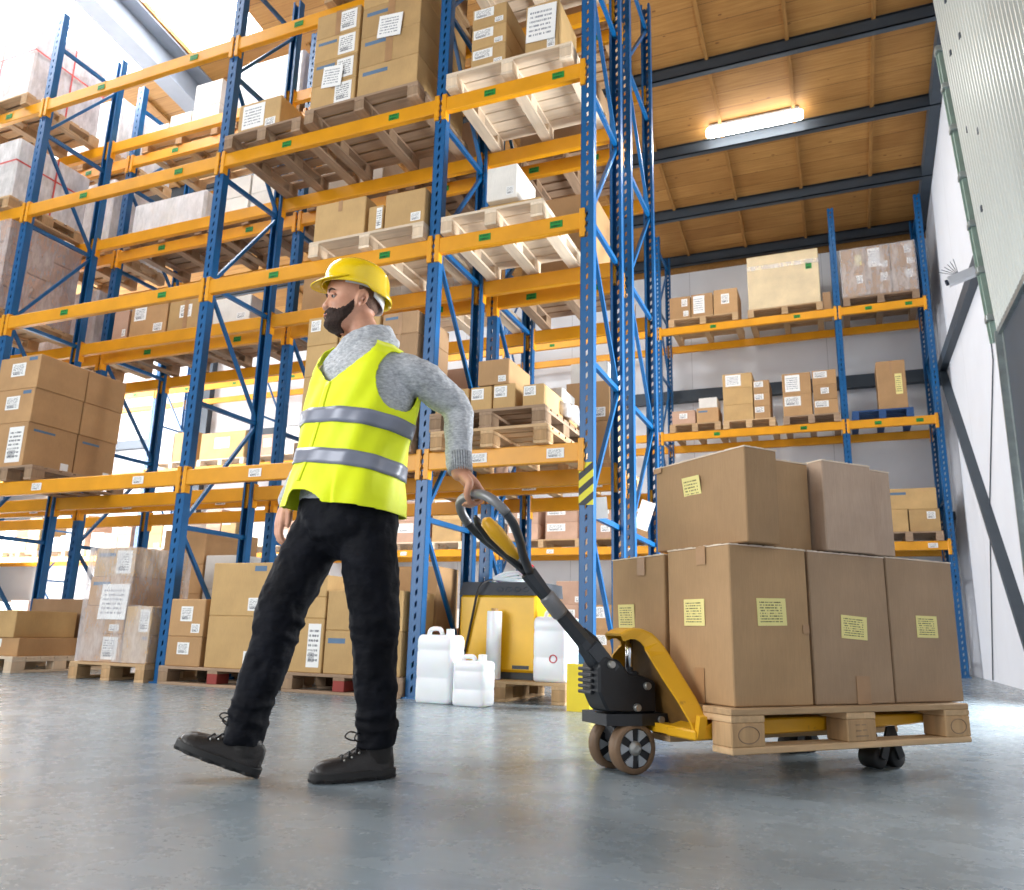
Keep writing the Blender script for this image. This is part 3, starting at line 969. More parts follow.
carton(-2.65, -1.85, YR + 0.02, YR + 0.8, Z3 + PH, Z3 + PH + 0.6, 'kraft', 'kraft carton on rear third shelf by the end upright', '', RG)
# fourth shelf
for (a, b_, lb) in ((-7.75, -6.55, 'pallet under bright white cartons at the rear top shelf'), (-6.36, -5.36, 'pallet under the tall white wrapped load at the rear top shelf'), (-2.75, -1.75, 'pallet at the rear top shelf by the end upright')):
    rp(a, b_, Z4, 'pine', lb)
cartons('of the bright group on the rear top shelf', YR + 0.02, Z4 + PH, [
    (-7.72, -7.38, [0.22], 'white', 'leftmost', 'low white', ['']),
    (-7.36, -7.02, [0.30], 'white', 'middle', 'white', ['']),
    (-7.00, -6.58, [0.30, 0.34], 'white', 'right pair', 'white', ['', ''])], RG, 0.7)
root = thing('wrapped_load', 'tall white wrapped load on the rear top shelf left of the carton block', 'wrapped load', (-6.34, YR + 0.02, Z4 + PH), 0, 'film wrapped pallet loads')
MB().box(0.02, 0.94, 0.02, 0.84, 0.001, 0.70, 0.01).build('carton', M['white'], root)
MB().box(0, 0.96, 0, 0.86, 0.0015, 0.72, 0.03).build('stretch_film', M['milkyfilm'], root)
carton(-2.7, -1.8, YR + 0.02, YR + 0.8, Z4 + PH, Z4 + PH + 0.5, 'brown', 'brown carton at the rear top shelf by the end upright', '', RG)
# rear loads of the bay left of the first upright
wrapped(-9.4, -8.25, YR + 0.02, YR + 0.94, Z4, 0.8, 'white', 'white wrapped load on the rear top shelf, far left', 'pallet under the white load on the rear top shelf, far left', False, group='film wrapped pallet loads')
wrapped(-9.2, -8.15, YR + 0.02, YR + 0.94, Z3, 0.9, 'white', 'white wrapped load on the rear third shelf, far left', 'pallet under the white load on the rear third shelf, far left', False, group='film wrapped pallet loads')
wrapped(-9.2, -8.15, YR + 0.02, YR + 0.94, Z2, 0.7, 'pink', 'brown wrapped load on the rear second shelf, far left', 'pallet under the brown load on the rear second shelf, far left', False, group='film wrapped pallet loads')

# ------------------------------------------------------------------ back wall rack loads
BG, BP = 'cartons in the back wall rack', 'pallets in the back wall rack'
YB = 13.27
b1, b2, b3 = LB
def bp(x0, x1, z, style, label):
    return pallet(x0, x1, YB, z + 0.001, style, label, 1.0, BP, 0, False)
bp(0.30, 1.42, b3, 'grey', 'pallet under six wrapped brown cartons, upper right of the back rack')
w = 'of the six at upper right of the back rack'
for i, (a, b_) in enumerate(((0.31, 0.67), (0.68, 1.04), (1.05, 1.41))):
    for k in (0, 1):
        carton(a, b_, YB + 0.02, YB + 0.8, b3 + PH + 0.43 * k, b3 + PH + 0.43 * (k + 1), 'kraft', 'kraft carton, %s %s %s' % (('lower', 'upper')[k], ('left', 'centre', 'right')[i], w), ('Q', 'KT' if i == 0 else 'SP' if i == 1 else 'QP')[k], BG)
tag(MB().box(0.29, 1.425, YB, YB + 0.82, b3 + PH + 0.001, b3 + PH + 0.875, 0.02).build('stretch_film', M['film']), 'clear film around six kraft cartons at upper right of the back rack', 'film')
bp(-2.58, -1.38, b3, 'pine', 'pallet under three small cartons, upper shelf of the back rack')
cartons('of three on the upper back shelf', YB + 0.02, b3 + PH, [
    (-2.56, -2.19, [0.42], 'brown', 'left', 'brown', ['QP']),
    (-2.18, -1.80, [0.43], 'brown', 'middle', 'brown sheeted', ['S']),
    (-1.79, -1.38, [0.46], 'brown', 'right', 'brown', ['C'])], BG, 0.6)
bp(-1.22, -0.02, b3, 'pine', 'pallet under the big cream crate on the upper back shelf')
root = thing('crate', 'big cream crate wrapped in film on the upper back shelf', 'crate', (-1.2, YB + 0.02, b3 + PH))
MB().box(0, 1.16, 0, 0.85, 0, 0.98, 0.01).build('body', M['cream'] if 'cream' in M else M['tan'], root)
MB().box(-0.003, 1.163, -0.003, 0.853, 0.72, 0.80).build('tape', M['paper'] if False else M['film'], root)
MB().box(0.95, 1.05, -0.002, 0, 0.62, 0.74).build('printed_mark', M['green'], root)
carton(-0.02, 0.12, YB + 0.1, YB + 0.6, b3 + 0.0, b3 + 0.34, 'kraft', 'dark narrow carton right of the big cream crate', '', BG)
bp(0.30, 1.18, b2, 'blue', 'blue pallet under a tall single carton in the back rack')
carton(0.70, 1.12, YB + 0.05, YB + 0.55, b2 + PH, b2 + PH + 0.80, 'brown', 'tall single brown carton with yellow sticker on the blue pallet', 'TK', BG)
bp(-2.60, -1.74, b2, 'pine', 'left pallet on the middle back shelf behind the end upright')
carton(-2.56, -2.16, YB + 0.02, YB + 0.5, b2 + PH, b2 + PH + 0.24, 'pink', 'low wrapped pinkish carton, far left of the middle back shelf', 'C', BG)
carton(-2.14, -1.77, YB + 0.02, YB + 0.5, b2 + PH, b2 + PH + 0.26, 'brown', 'brown carton under a white one, left pallet of middle back shelf', 'B', BG)
carton(-2.10, -1.79, YB + 0.03, YB + 0.5, b2 + PH + 0.26, b2 + PH + 0.44, 'white', 'white carton on a brown one, left pallet of middle back shelf', '', BG)
bp(-1.70, -0.86, b2, 'pine', 'middle pallet on the middle back shelf')
cartons('on middle pallet of middle back shelf', YB + 0.02, b2 + PH, [
    (-1.69, -1.20, [0.27, 0.29, 0.26], 'tan', 'of the wide stack', 'tan', ['', '', 'S']),
    (-1.19, -0.93, [0.22, 0.22, 0.22], 'brown', 'of the slim stack', 'white labelled', ['F', 'F', 'F'])], BG, 0.6)
bp(-0.74, 0.13, b2, 'grey', 'right pallet on the middle back shelf left of the blue upright')
cartons('on right pallet of middle back shelf', YB + 0.02, b2 + PH, [
    (-0.73, -0.28, [0.36, 0.37], 'brown', 'of the left stack', 'brown labelled', ['F', 'S']),
    (-0.26, 0.11, [0.24, 0.25, 0.25], 'brown', 'of the right stack', 'brown labelled', ['F', 'C', 'F'])], BG, 0.6)
bp(0.5, 1.42, b1, 'grey', 'dark pallet on the lowest back shelf right of the loaded truck')
carton(0.55, 0.97, YB + 0.02, YB + 0.7, b1 + PH, b1 + PH + 0.34, 'tan', 'lower left tan carton right of the loaded truck, lowest back shelf', '', BG)
carton(0.98, 1.40, YB + 0.02, YB + 0.7, b1 + PH, b1 + PH + 0.34, 'tan', 'lower right tan carton right of the loaded truck, lowest back shelf', 'Q', BG)
carton(0.55, 1.38, YB + 0.02, YB + 0.7, b1 + PH + 0.34, b1 + PH + 0.66, 'tan', 'wide upper tan carton right of the loaded truck, lowest back shelf', 'B', BG)
for i, (a, b_, lb) in enumerate(((-2.5, -1.5, 'behind the top of the truck load'), (-1.3, -0.2, 'wholly behind the truck load'))):
    bp(a, b_, b1, 'pine', 'lowest back shelf pallet ' + lb)
    carton(a + 0.05, b_ - 0.05, YB + 0.02, YB + 0.8, b1 + PH, b1 + PH + 0.62, 'brown', 'brown carton on the lowest back shelf ' + lb, '', BG)
bp(-5.68, -4.2, b1, 'pine', 'lowest back shelf pallet right of the tiller loop')
cartons('on lowest back shelf right of the tiller', YB + 0.02, b1 + PH, [
    (-4.86, -4.26, [0.30, 0.28], 'pink', 'of the right stack', 'pale', ['F', 'F']),
    (-5.60, -5.0, [0.28, 0.30], 'pink', 'of the left stack', 'pale', ['F', 'C'])], BG, 0.6)
carton(-4.70, -4.42, YB + 0.04, YB + 0.5, b1 + PH + 0.58, b1 + PH + 0.76, 'white', 'little pale carton crowning the stack right of the tiller loop', '', BG)
bp(-4.1, -2.95, b1, 'pine', 'lowest back shelf pallet seen past the striped sleeve')
cartons('seen past the striped sleeve on the lowest back shelf', YB + 0.02, b1 + PH, [
    (-4.0, -3.5, [0.28, 0.3], 'pink', 'left', 'pale', ['C', 'F']), (-3.48, -3.0, [0.28, 0.3], 'brown', 'right', 'brown', ['', 'Q'])], BG, 0.6)
random.seed(21)
# the long left part of the back rack, far off and bright
names = ['fourth', 'fifth', 'sixth', 'seventh', 'eighth']
bays = [(-8.71, -5.74), (-11.68, -8.71), (-14.66, -11.68), (-17.63, -14.66), (-20.6, -17.63)]
for bi, (xa, xb) in enumerate(bays):
    bay = names[bi] + ' back bay from the right'
    for lv, (z, word) in enumerate(((b1, 'lowest shelf'), (b2, 'middle shelf'), (0.0, 'floor'))):
        if lv == 1 and bi in (0, 3):
            continue
        for s in (0, 1):
            x0 = xa + 0.12 + s * 1.42
            side = ('left', 'right')[s]
            bp(x0, x0 + 1.3, z, 'pale', '%s pallet on the %s of the %s' % (side, word, bay))
            n = random.choice((2, 3)) if lv != 1 else 1 + (s == 0)
            wd = 1.26 / n
            for i in range(n):
                rows = random.choice((1, 2, 2)) if lv == 0 else (2 if lv == 2 else 1)
                h = random.uniform(0.30, 0.42) if lv != 1 else random.uniform(0.45, 0.72)
                mt = random.choice(('white', 'pink', 'white', 'tan')) if lv != 2 else random.choice(('white', 'pink', 'brown'))
                zz = z + PH
                for k in range(rows):
                    cw = {1: ('only',), 2: ('left', 'right'), 3: ('left', 'centre', 'right')}[n][i]
                    carton(x0 + 0.02 + wd * i, x0 + 0.02 + wd * (i + 1) - 0.02, YB + 0.03, YB + 0.75, zz, zz + h, mt,
                           '%s carton, %s%s, %s pallet, %s, %s' % ({'white': 'white', 'pink': 'pinkish', 'tan': 'tan', 'brown': 'brown'}[mt], cw, ('' if rows == 1 else (' lower', ' upper')[k]), side, word, bay), random.choice(('', 'F', 'C', 'P')), BG)
                    zz += h
# floor level under the near part of the back rack
bp(-4.7, -3.5, 0, 'pine', 'floor pallet of the back rack seen right of the charger')
cartons('on the back floor pallet right of the charger', YB + 0.02, PH, [
    (-4.65, -4.12, [0.4, 0.42, 0.4], 'pink', 'left stack', 'pinkish', ['F', 'C', 'P']), (-4.1, -3.55, [0.4, 0.42], 'brown', 'right stack', 'brown', ['C', 'F'])], BG, 0.7)
bp(-3.4, -2.3, 0, 'pine', 'floor pallet of the back rack seen beside the end upright')
cartons('on the back floor pallet beside the end upright', YB + 0.02, PH, [
    (-3.36, -2.86, [0.42, 0.4, 0.42], 'pink', 'left stack', 'pinkish', ['F', '', 'P']), (-2.84, -2.34, [0.42, 0.42], 'brown', 'right stack', 'brown', ['C', 'F'])], BG, 0.7)

# ------------------------------------------------------------------ right wall: raised gate, tracks, camera, cable
def ribbed():
    t = NT('ribbed_pale_metal')
    t.col(lin(206, 212, 208)); t.set(0.4, 0.25)
    return t.m
M['galv'] = speckled('galvanised_steel', lin(150, 158, 158), 0.4, 0.7, 0.15, 8)
M['greentrack'] = speckled('green_grey_track', lin(138, 158, 148), 0.45, 0.2, 0.1, 8)
gate = thing('sectional_gate', 'pale ribbed sectional gate raised against the right wall', 'gate', (1.70, 0, 3.62))
p = MB()
def gx(z):                                        # the raised leaf leans into the hall
    return -0.0 - 0.056 * z
H_ = 4.7
n = 32
ys = []
for k in range(n):
    y = 9.02 - 0.105 * k
    ys += [(y, 0.0), (y - 0.058, 0.0), (y - 0.070, 0.028), (y - 0.092, 0.028)]
rings = []
for zz in (0.0, H_):
    rings.append([(gx(zz) - 0.05 - d, y, zz) for y, d in ys] + [(gx(zz) - 0.01, ys[-1][0], zz), (gx(zz) - 0.01, ys[0][0], zz)])
p.loft(rings)
p.build('leaf', ribbed(), gate)
p = MB().bar((gx(0) - 0.05, 9.03, -0.02), (gx(0) - 0.05, 5.6, -0.02), 0.05, 0.07)
p.build('bottom_seal', M['galv'], gate)
for (y, z) in ((8.62, 3.1), (8.55, 2.1), (8.6, 1.2), (8.1, 3.9), (8.1, 2.9), (8.12, 1.8), (8.4, 3.6)):
    b = MB(); b.box(gx(z) - 0.085, gx(z) - 0.065, y - 0.02, y + 0.02, z - 0.035, z + 0.035, 0.006)
    b.build('bolt_plate', M['steel'], gate)
tr = thing('gate_track', 'green grey guide track with roller brackets, edge of the raised gate', 'track', (1.66, 9.16, 3.62))
b = MB()
def tx(z): return -0.056 * z
b.bar((tx(0), 0, -0.06), (tx(3.6), 0, 3.6), 0.06, 0.10, (1, 0, 0))
b.bar((tx(0) - 0.055, 0.03, -0.06), (tx(3.6) - 0.055, 0.03, 3.6), 0.02, 0.03, (1, 0, 0))
b.build('rail', M['greentrack'], tr)
for z in (0.2, 0.75, 1.3, 1.9, 2.5, 3.05, 3.55):
    b = MB(); b.box(tx(z) - 0.08, tx(z) + 0.06, -0.07, 0.06, z - 0.035, z + 0.035, 0.008); b.cyl((tx(z) - 0.05, -0.05, z + 0.03), (tx(z) - 0.05, 0.05, z + 0.03), 0.022, 10)
    b.build('bracket', M['galv'], tr)
jb = MB()
jb.box(1.66, 1.74, 8.86, 9.0, 0, 3.6)
jb.box(1.60, 1.66, 8.93, 8.97, 0, 3.6)
d1 = struct(jb.build('door_1', M['galv']))
MB().box(1.665, 1.73, 7.6, 8.858, 0, 3.615).build('door_seal', M['steel'], d1)
cm = thing('security_camera', 'small white camera on a bracket below the gate track', 'camera', (1.62, 9.75, 4.55))
b = MB(); b.smooth = False
b.bar((-0.28, -0.02, -0.02), (0.0, 0.0, 0.08), 0.10, 0.10)
b.build('housing', M['palesteel'], cm)
b = MB(); b.bar((0.0, 0.0, 0.09), (0.12, 0.0, 0.15), 0.03, 0.03); b.box(0.10, 0.12, -0.05, 0.05, 0.08, 0.22); b.build('bracket', M['palesteel'], cm)
MB().cyl((-0.30, -0.02, -0.027), (-0.27, -0.02, -0.017), 0.035, 14).build('lens', M['gloom'], cm)
b = MB()
for k in range(6):
    b.tube([(-0.16, 0, 0.06), (-0.2 - 0.03 * k, -0.02 + 0.02 * k, 0.26 - 0.02 * k)], 0.004, 5)
b.build('bird_spike', M['steel'], cm)
tag(MB().tube([(1.725, 9.82, 4.66), (1.725, 9.9, 3.6), (1.725, 11.2, 2.1), (1.725, 12.4, 0.02)], 0.008, 6).build('cable', M['steel']), 'thin dark cable running down the right wall', 'cable')

# ------------------------------------------------------------------ lamps under the planks
def lamp_mat():
    t = NT('lit_tube')
    t.b.inputs['Emission Color'].default_value = (1, 0.99, 0.96, 1)
    t.b.inputs['Emission Strength'].default_value = 14
    return t.m
lm = lamp_mat()
def lamp(x0, x1, y, label):
    z = roof_z(y) - 0.13
    r = thing('ceiling_lamp', label, 'lamp', (x0, y, z), 0, 'fluorescent ceiling lamps')
    b = MB(); b.smooth = True
    L = x1 - x0
    prof = [(0.0, 0.0), (0.05, 0.002), (0.075, 0.03), (0.08, 0.06), (0.08, L - 0.06), (0.075, L - 0.03), (0.05, L - 0.002), (0.0, L)]
    b.lathe(prof, 16, (0, 0, 0), 'X')
    b.build('diffuser', lm, r)
    b = MB(); b.box(0.05, L - 0.05, -0.05, 0.05, 0.068, 0.11)
    b.build('housing', M['palesteel'], r)
    a = area('tube_light', (L / 2, 0, -0.1), (L, 0.1), (0, 0, 0), 42, (1, 0.98, 0.94))
    a.parent = r
    return r
lamp(-1.52, -0.10, 11.15, 'glowing tube lamp under the plank ceiling at upper right')
lamp(-6.30, -5.35, 11.15, 'glowing tube lamp seen between the third shelf pallets')

# ------------------------------------------------------------------ hand pallet truck with its load
RZT = math.atan2(0.7513, 0.66)
TO = (-0.796, 3.0, 0.0)          # on the floor between the two steering wheels; local x runs along the forks
M['truckyellow'] = painted('worn_yellow_paint', lin(222, 166, 24), 0.42, 0.85, lin(132, 92, 44), 13)
M['crown_shade'] = speckled('crown_shade_brown', lin(104, 74, 30), 0.55, 0, 0.35, 9)  # dark brown stands in for the shade inside the crown
M['black'] = speckled('black_cast_iron', lin(34, 36, 40), 0.42, 0.1, 0.2, 10)
M['tube'] = speckled('dark_grey_painted_tube', lin(58, 61, 66), 0.32, 0.2, 0.1, 10)
M['greygrip'] = speckled('worn_grey_grip', lin(128, 128, 130), 0.4, 0.3, 0.15, 10)
M['chrome'] = speckled('chrome', lin(214, 216, 220), 0.12, 1.0, 0.02, 4)
M['bolt'] = speckled('zinc_bolt', lin(176, 176, 172), 0.35, 0.7, 0.1, 20)
M['tyre'] = speckled('brown_polyurethane', lin(124, 98, 74), 0.5, 0, 0.12, 10)
M['hub'] = speckled('grey_hub', lin(178, 184, 190), 0.4, 0.4, 0.08, 10)
M['rubber'] = speckled('black_rubber', lin(28, 28, 30), 0.6, 0, 0.15, 10)

truck = thing('pallet_truck', 'yellow and black hand pallet truck pulled by the man', 'pallet truck', TO, RZT)

def twheel(y):
    b = MB(); b.smooth = True
    R, w = 0.088, 0.025
    b.lathe([(0.068, -w), (R - 0.006, -w), (R, -w + 0.006), (R, w - 0.006), (R - 0.006, w), (0.068, w), (0.068, -w)], 36, (0, y, 0.088), 'Y', False)
    o = b.build('steering_wheel', M['tyre'], truck)
    h = MB()
    h.lathe([(0.0, -0.016), (0.0685, -0.016), (0.0685, 0.016), (0.0, 0.016)], 32, (0, y, 0.088), 'Y')
    h.build('hub', M['black'], o)
    for k in range(6):
        a0, a1 = math.radians(60 * k - 17), math.radians(60 * k + 17)
        s = MB()
        pts = [(0.026, a0 * 0.6 + a1 * 0.4), (0.064, a0), (0.066, (a0 + a1) / 2), (0.064, a1), (0.026, a1 * 0.6 + a0 * 0.4)]
        s.prism([(r * math.cos(a), r * math.sin(a)) for r, a in pts], y - 0.0235, y + 0.0235, lambda u, v, q: (u, q, 0.088 + v))
        s.build('spoke', M['hub'], o)
    c = MB(); c.smooth = False
    c.lathe([(0.0, -0.030), (0.012, -0.030), (0.020, -0.026), (0.026, -0.020), (0.026, 0.020), (0.020, 0.026), (0.0, 0.03)], 20, (0, y, 0.088), 'Y')
    c.build('axle_cap', M['bolt'], o)
twheel(-0.080)
twheel(0.055)
b = MB(); b.box(-0.03, 0.03, -0.125, 0.10, 0.07, 0.105, 0.004) if False else b.cyl((0, -0.1, 0.088), (0, 0.075, 0.088), 0.012, 10)
b.build('axle', M['black'], truck)
# black base plate and pump
b = MB()
b.prism([(-0.115, -0.09), (0.02, -0.115), (0.245, -0.115), (0.245, 0.10), (0.02, 0.10), (-0.115, 0.075)], 0.165, 0.205, lambda u, v, q: (u, v, q))
b.box(-0.05, 0.05, -0.05, 0.03, 0.10, 0.165, 0.01)
b.build('base_plate', M['black'], truck)
b = MB()
b.prism([(-0.125, 0.235), (-0.11, 0.212), (-0.03, 0.206), (0.10, 0.206), (0.10, 0.315), (0.045, 0.335), (-0.02, 0.345), (-0.06, 0.39), (-0.12, 0.405), (-0.15, 0.37), (-0.148, 0.28)], -0.095, 0.025, lambda u, v, q: (u, q, v))
pump = b.build('pump_body', M['black'], truck)
pump.modifiers.new('bevel', 'BEVEL').width = 0.008
b = MB(); b.smooth = False
for k in range(5):
    b.box(-0.162, -0.145, -0.06, 0.03, 0.27 + 0.02 * k, 0.282 + 0.02 * k, 0.003)
b.build('cooling_rib', M['black'], pump)
b = MB(); b.smooth = True
b.cyl((0.008, -0.055, 0.33), (0.008, -0.055, 0.475), 0.0145, 20)
b.build('piston', M['chrome'], truck)
b = MB(); b.smooth = True
b.lathe([(0.0, 0.318), (0.034, 0.318), (0.034, 0.345), (0.026, 0.352), (0.0, 0.352)], 20, (0.008, -0.055, 0))
b.build('gland_nut', M['black'], truck)
for (x, z) in ((-0.10, 0.375), (0.055, 0.30), (0.01, 0.226)):
    MB().lathe([(0.0, -0.012), (0.012, -0.012), (0.014, -0.006), (0.014, 0.004), (0.0, 0.004)], 14, (x, -0.098, z), 'Y').build('bolt', M['bolt'], pump)
MB().lathe([(0.0, -0.008), (0.012, -0.008), (0.012, 0.004), (0.0, 0.004)], 12, (0.10, -0.118, 0.185), 'Y').build('bolt', M['bolt'], truck)

# yellow crown: a curved sheet with folded edges that runs down to the forks
path = [(-0.055, 0.484, 0.058), (-0.03, 0.497, 0.062), (0.0, 0.505, 0.066), (0.035, 0.503, 0.072), (0.07, 0.489, 0.082), (0.092, 0.462, 0.098), (0.106, 0.425, 0.125), (0.122, 0.345, 0.185), (0.135, 0.275, 0.240), (0.146, 0.205, 0.285), (0.152, 0.155, 0.300)]
b = MB()
rings = []
for i, (x, z, h) in enumerate(path):
    xa, za, _h = path[max(0, i - 1)]; xb, zb, _h = path[min(len(path) - 1, i + 1)]
    tx_, tz_ = xb - xa, zb - za
    l = math.hypot(tx_, tz_); nx_, nz_ = tz_ / l, -tx_ / l      # towards the pump side
    fl = (0.03, 0.034, 0.04, 0.05, 0.062, 0.075, 0.085, 0.085, 0.08, 0.075, 0.07)[i]
    e, r_ = 0.010, 0.012
    c = -0.04
    def P(y, k): return (x + nx_ * k, y, z + nz_ * k)
    rings.append([P(c - h, r_), P(c - h + r_ * 0.3, r_ * 0.3), P(c - h + r_, 0), P(c + h - r_, 0), P(c + h - r_ * 0.3, r_ * 0.3), P(c + h, r_), P(c + h, fl), P(c + h - e, fl), P(c + h - e, e), P(c - h + e, e), P(c - h + e, fl), P(c - h, fl)])
b.loft(rings)
crown = b.build('fork_crown', M['truckyellow'], truck)
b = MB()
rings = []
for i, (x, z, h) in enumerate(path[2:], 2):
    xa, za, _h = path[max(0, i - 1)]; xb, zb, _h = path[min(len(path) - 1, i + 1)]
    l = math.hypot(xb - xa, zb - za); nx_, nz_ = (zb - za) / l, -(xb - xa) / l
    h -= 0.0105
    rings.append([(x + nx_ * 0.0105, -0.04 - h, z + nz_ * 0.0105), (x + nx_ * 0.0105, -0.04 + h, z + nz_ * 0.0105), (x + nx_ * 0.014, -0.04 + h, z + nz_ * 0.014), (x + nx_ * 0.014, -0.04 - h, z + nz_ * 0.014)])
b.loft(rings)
b.build('inner_shade_plate', M['crown_shade'], crown)  # added plate, the hollow's shade is put into its colour
for yc in (-0.262, 0.165):
    bb = MB()
    prof = [(0.07, 0.140), (0.36, 0.150), (1.12, 0.165), (1.24, 0.172), (1.27, 0.185), (1.24, 0.204), (0.36, 0.2045), (0.20, 0.204), (0.07, 0.172)]
    bb.prism(prof, yc - 0.08, yc + 0.08, lambda u, v, q: (u, q, v))
    fk = bb.build('fork', M['truckyellow'], truck)
    fk.modifiers.new('bevel', 'BEVEL').width = 0.005
    for x in (1.0, 1.10):
        rr = MB(); rr.smooth = True
        rr.lathe([(0.0, -0.04), (0.034, -0.04), (0.04, -0.034), (0.04, 0.034), (0.034, 0.04), (0.0, 0.04)], 20, (x, yc, 0.0405), 'Y')
        rr.build('load_roller', M['rubber'], fk)
    ll = MB()
    ll.bar((1.0, yc - 0.05, 0.04), (1.05, yc - 0.05, 0.16), 0.01, 0.035, (1, 0, 0)); ll.bar((1.10, yc - 0.05, 0.04), (1.05, yc - 0.05, 0.16), 0.01, 0.035, (1, 0, 0))
    ll.bar((1.0, yc + 0.05, 0.04), (1.05, yc + 0.05, 0.16), 0.01, 0.035, (1, 0, 0)); ll.bar((1.10, yc + 0.05, 0.04), (1.05, yc + 0.05, 0.16), 0.01, 0.035, (1, 0, 0))
    ll.build('roller_bracket', M['black'], fk)
b = MB(); b.bar((0.10, -0.30, 0.16), (0.10, 0.20, 0.16), 0.05, 0.03); b.bar((0.095, -0.352, 0.22), (0.095, -0.335, 0.15), 0.03, 0.02)
b.build('lift_shaft', M['truckyellow'], truck)

# tiller
A = Vector((-0.69, 0, 0.725)).normalized()
T0 = Vector((-0.10, -0.04, 0.372))
def tp(s, y=0.0, up=0.0):
    return Vector((-0.417, -0.05, 0.688)) + A * s + Vector((0, y, 0)) + Vector((0.725, 0, 0.69)) * up
b = MB(); b.smooth = False
b.tube([T0 - A * 0.04, T0 + A * 0.05, T0 + A * 0.12, tp(-0.10), tp(0.0)], [0.034, 0.036, 0.024, 0.021, 0.024], 8, flat=1.35)
b.bar(T0 - A * 0.03 + Vector((0, -0.045, 0)), T0 + A * 0.09 + Vector((0, -0.03, 0)), 0.02, 0.05)
b.bar(T0 - A * 0.03 + Vector((0, 0.045, 0)), T0 + A * 0.09 + Vector((0, 0.03, 0)), 0.02, 0.05)
til = b.build('tiller', M['tube'], truck)
b = MB(); b.smooth = True
b.tube([tp(-0.20), tp(-0.19), tp(-0.115), tp(-0.105)], [0.026, 0.031, 0.031, 0.026], 14)
b.build('grey_sleeve', M['greygrip'], til)
b = MB(); b.prism([(0.0, 0.02), (0.07, 0.012), (0.09, 0.03), (0.03, 0.045), (-0.02, 0.04)], -0.012, 0.012, lambda u, v, q: tuple(T0 + A * (u + 0.06) + Vector((0, q, 0)) + Vector((0.725, 0, 0.69)) * v))
b.build('pawl', M['black'], til)
loop = [tp(0.0, -0.012), tp(0.07, -0.055), tp(0.14, -0.115), tp(0.21, -0.155), tp(0.275, -0.155), tp(0.325, -0.115), tp(0.345, -0.05), tp(0.345, 0.05), tp(0.325, 0.115), tp(0.275, 0.155), tp(0.21, 0.155), tp(0.14, 0.115), tp(0.07, 0.055), tp(0.0, 0.012)]
def smooth_path(pts, n=4):
    out = []
    for i in range(len(pts) - 1):
        p0, p1, p2, p3 = pts[max(0, i - 1)], pts[i], pts[i + 1], pts[min(len(pts) - 1, i + 2)]
        for k in range(n):
            t = k / n
            out.append(0.5 * ((2 * p1) + (p2 - p0) * t + (2 * p0 - 5 * p1 + 4 * p2 - p3) * t * t + (3 * p1 - p0 - 3 * p2 + p3) * t ** 3))
    return out + [pts[-1]]
lp = smooth_path(loop)
b = MB(); b.smooth = True
b.tube(lp, 0.0155, 12)
b.build('handle_loop', M['tube'], til)
b = MB(); b.smooth = True
b.tube(lp[14:39], 0.0168, 12)
b.build('grip', M['greygrip'], til)
b = MB(); b.smooth = True
b.tube([tp(0.02, 0.01), tp(0.08, 0.05), tp(0.17, 0.085), tp(0.24, 0.085), tp(0.262, 0.07)], [0.02, 0.026, 0.03, 0.026, 0.012], 12, flat=0.6)
b.build('switch_housing', M['black'], til)
b = MB(); b.smooth = True
b.tube([tp(0.06, -0.01), tp(0.10, 0.0), tp(0.18, 0.01), tp(0.235, 0.02), tp(0.245, 0.025)], [0.012, 0.028, 0.038, 0.030, 0.010], 12, flat=0.75)
b.build('release_lever', M['truckyellow'], til)

# pallet on the forks and eight cartons on it --------------------------------
def cart_pt(x, n, z):
    return Vector(TO) + Vector((0.66, 0.7513, 0)) * x + Vector((0.7513, -0.66, 0)) * n + Vector((0, 0, z))
pp = cart_pt(0.135, 0.45, 0.1065)
ep = thing('pallet', 'worn pallet lifted on the forks of the pallet truck', 'pallet', pp, RZT)
b = MB()
for k, (a, c) in enumerate(((0, 0.145), (0.18, 0.28), (0.31, 0.455), (0.49, 0.59), (0.625, 0.77))):
    dd = MB().box(0, 1.2, a, c, 0.122, 0.144, 0.003)
    b.v, b.f, b.m, b.sm = b.v + dd.v, b.f + [tuple(i + len(b.v) for i in q) for q in dd.f], b.m + dd.m, b.sm + dd.sm
b.build('deck_boards', M['pine'], ep)
for x in (0, 0.53, 1.055):
    MB().box(x, x + 0.145, 0, 0.77, 0.1, 0.1215, 0.002).build('stringer_board', M['pine_y'], ep)
for a, c in ((0, 0.10), (0.33, 0.44), (0.67, 0.77)):
    MB().box(0, 1.2, a, c, 0, 0.022, 0.003).build('bottom_board', M['pine'], ep)
    for x in (0, 0.53, 1.055):
        bl = MB().box(x, x + 0.145, a, c, 0.0222, 0.0998, 0.004).build('block', M['pine_end'], ep)
        if a == 0:
            mk = MB()
            if x != 0.53:                      # oval stamp
                ring = [(x + 0.0725 + 0.045 * math.cos(t), -0.0012, 0.061 + 0.027 * math.sin(t)) for t in [math.tau * k / 24 for k in range(25)]]
                mk.tube(ring, 0.0018, 5)
            else:
                for (u, v, w_, h_) in ((0.04, 0.08, 0.02, 0.004), (0.07, 0.08, 0.02, 0.004), (0.04, 0.06, 0.025, 0.004), (0.075, 0.062, 0.018, 0.004), (0.04, 0.042, 0.06, 0.004)):
                    mk.box(x + u, x + u + w_, -0.0016, -0.0002, v - h_ / 2, v + h_ / 2)
            mk.build('stamp', M['grey_end'], bl)

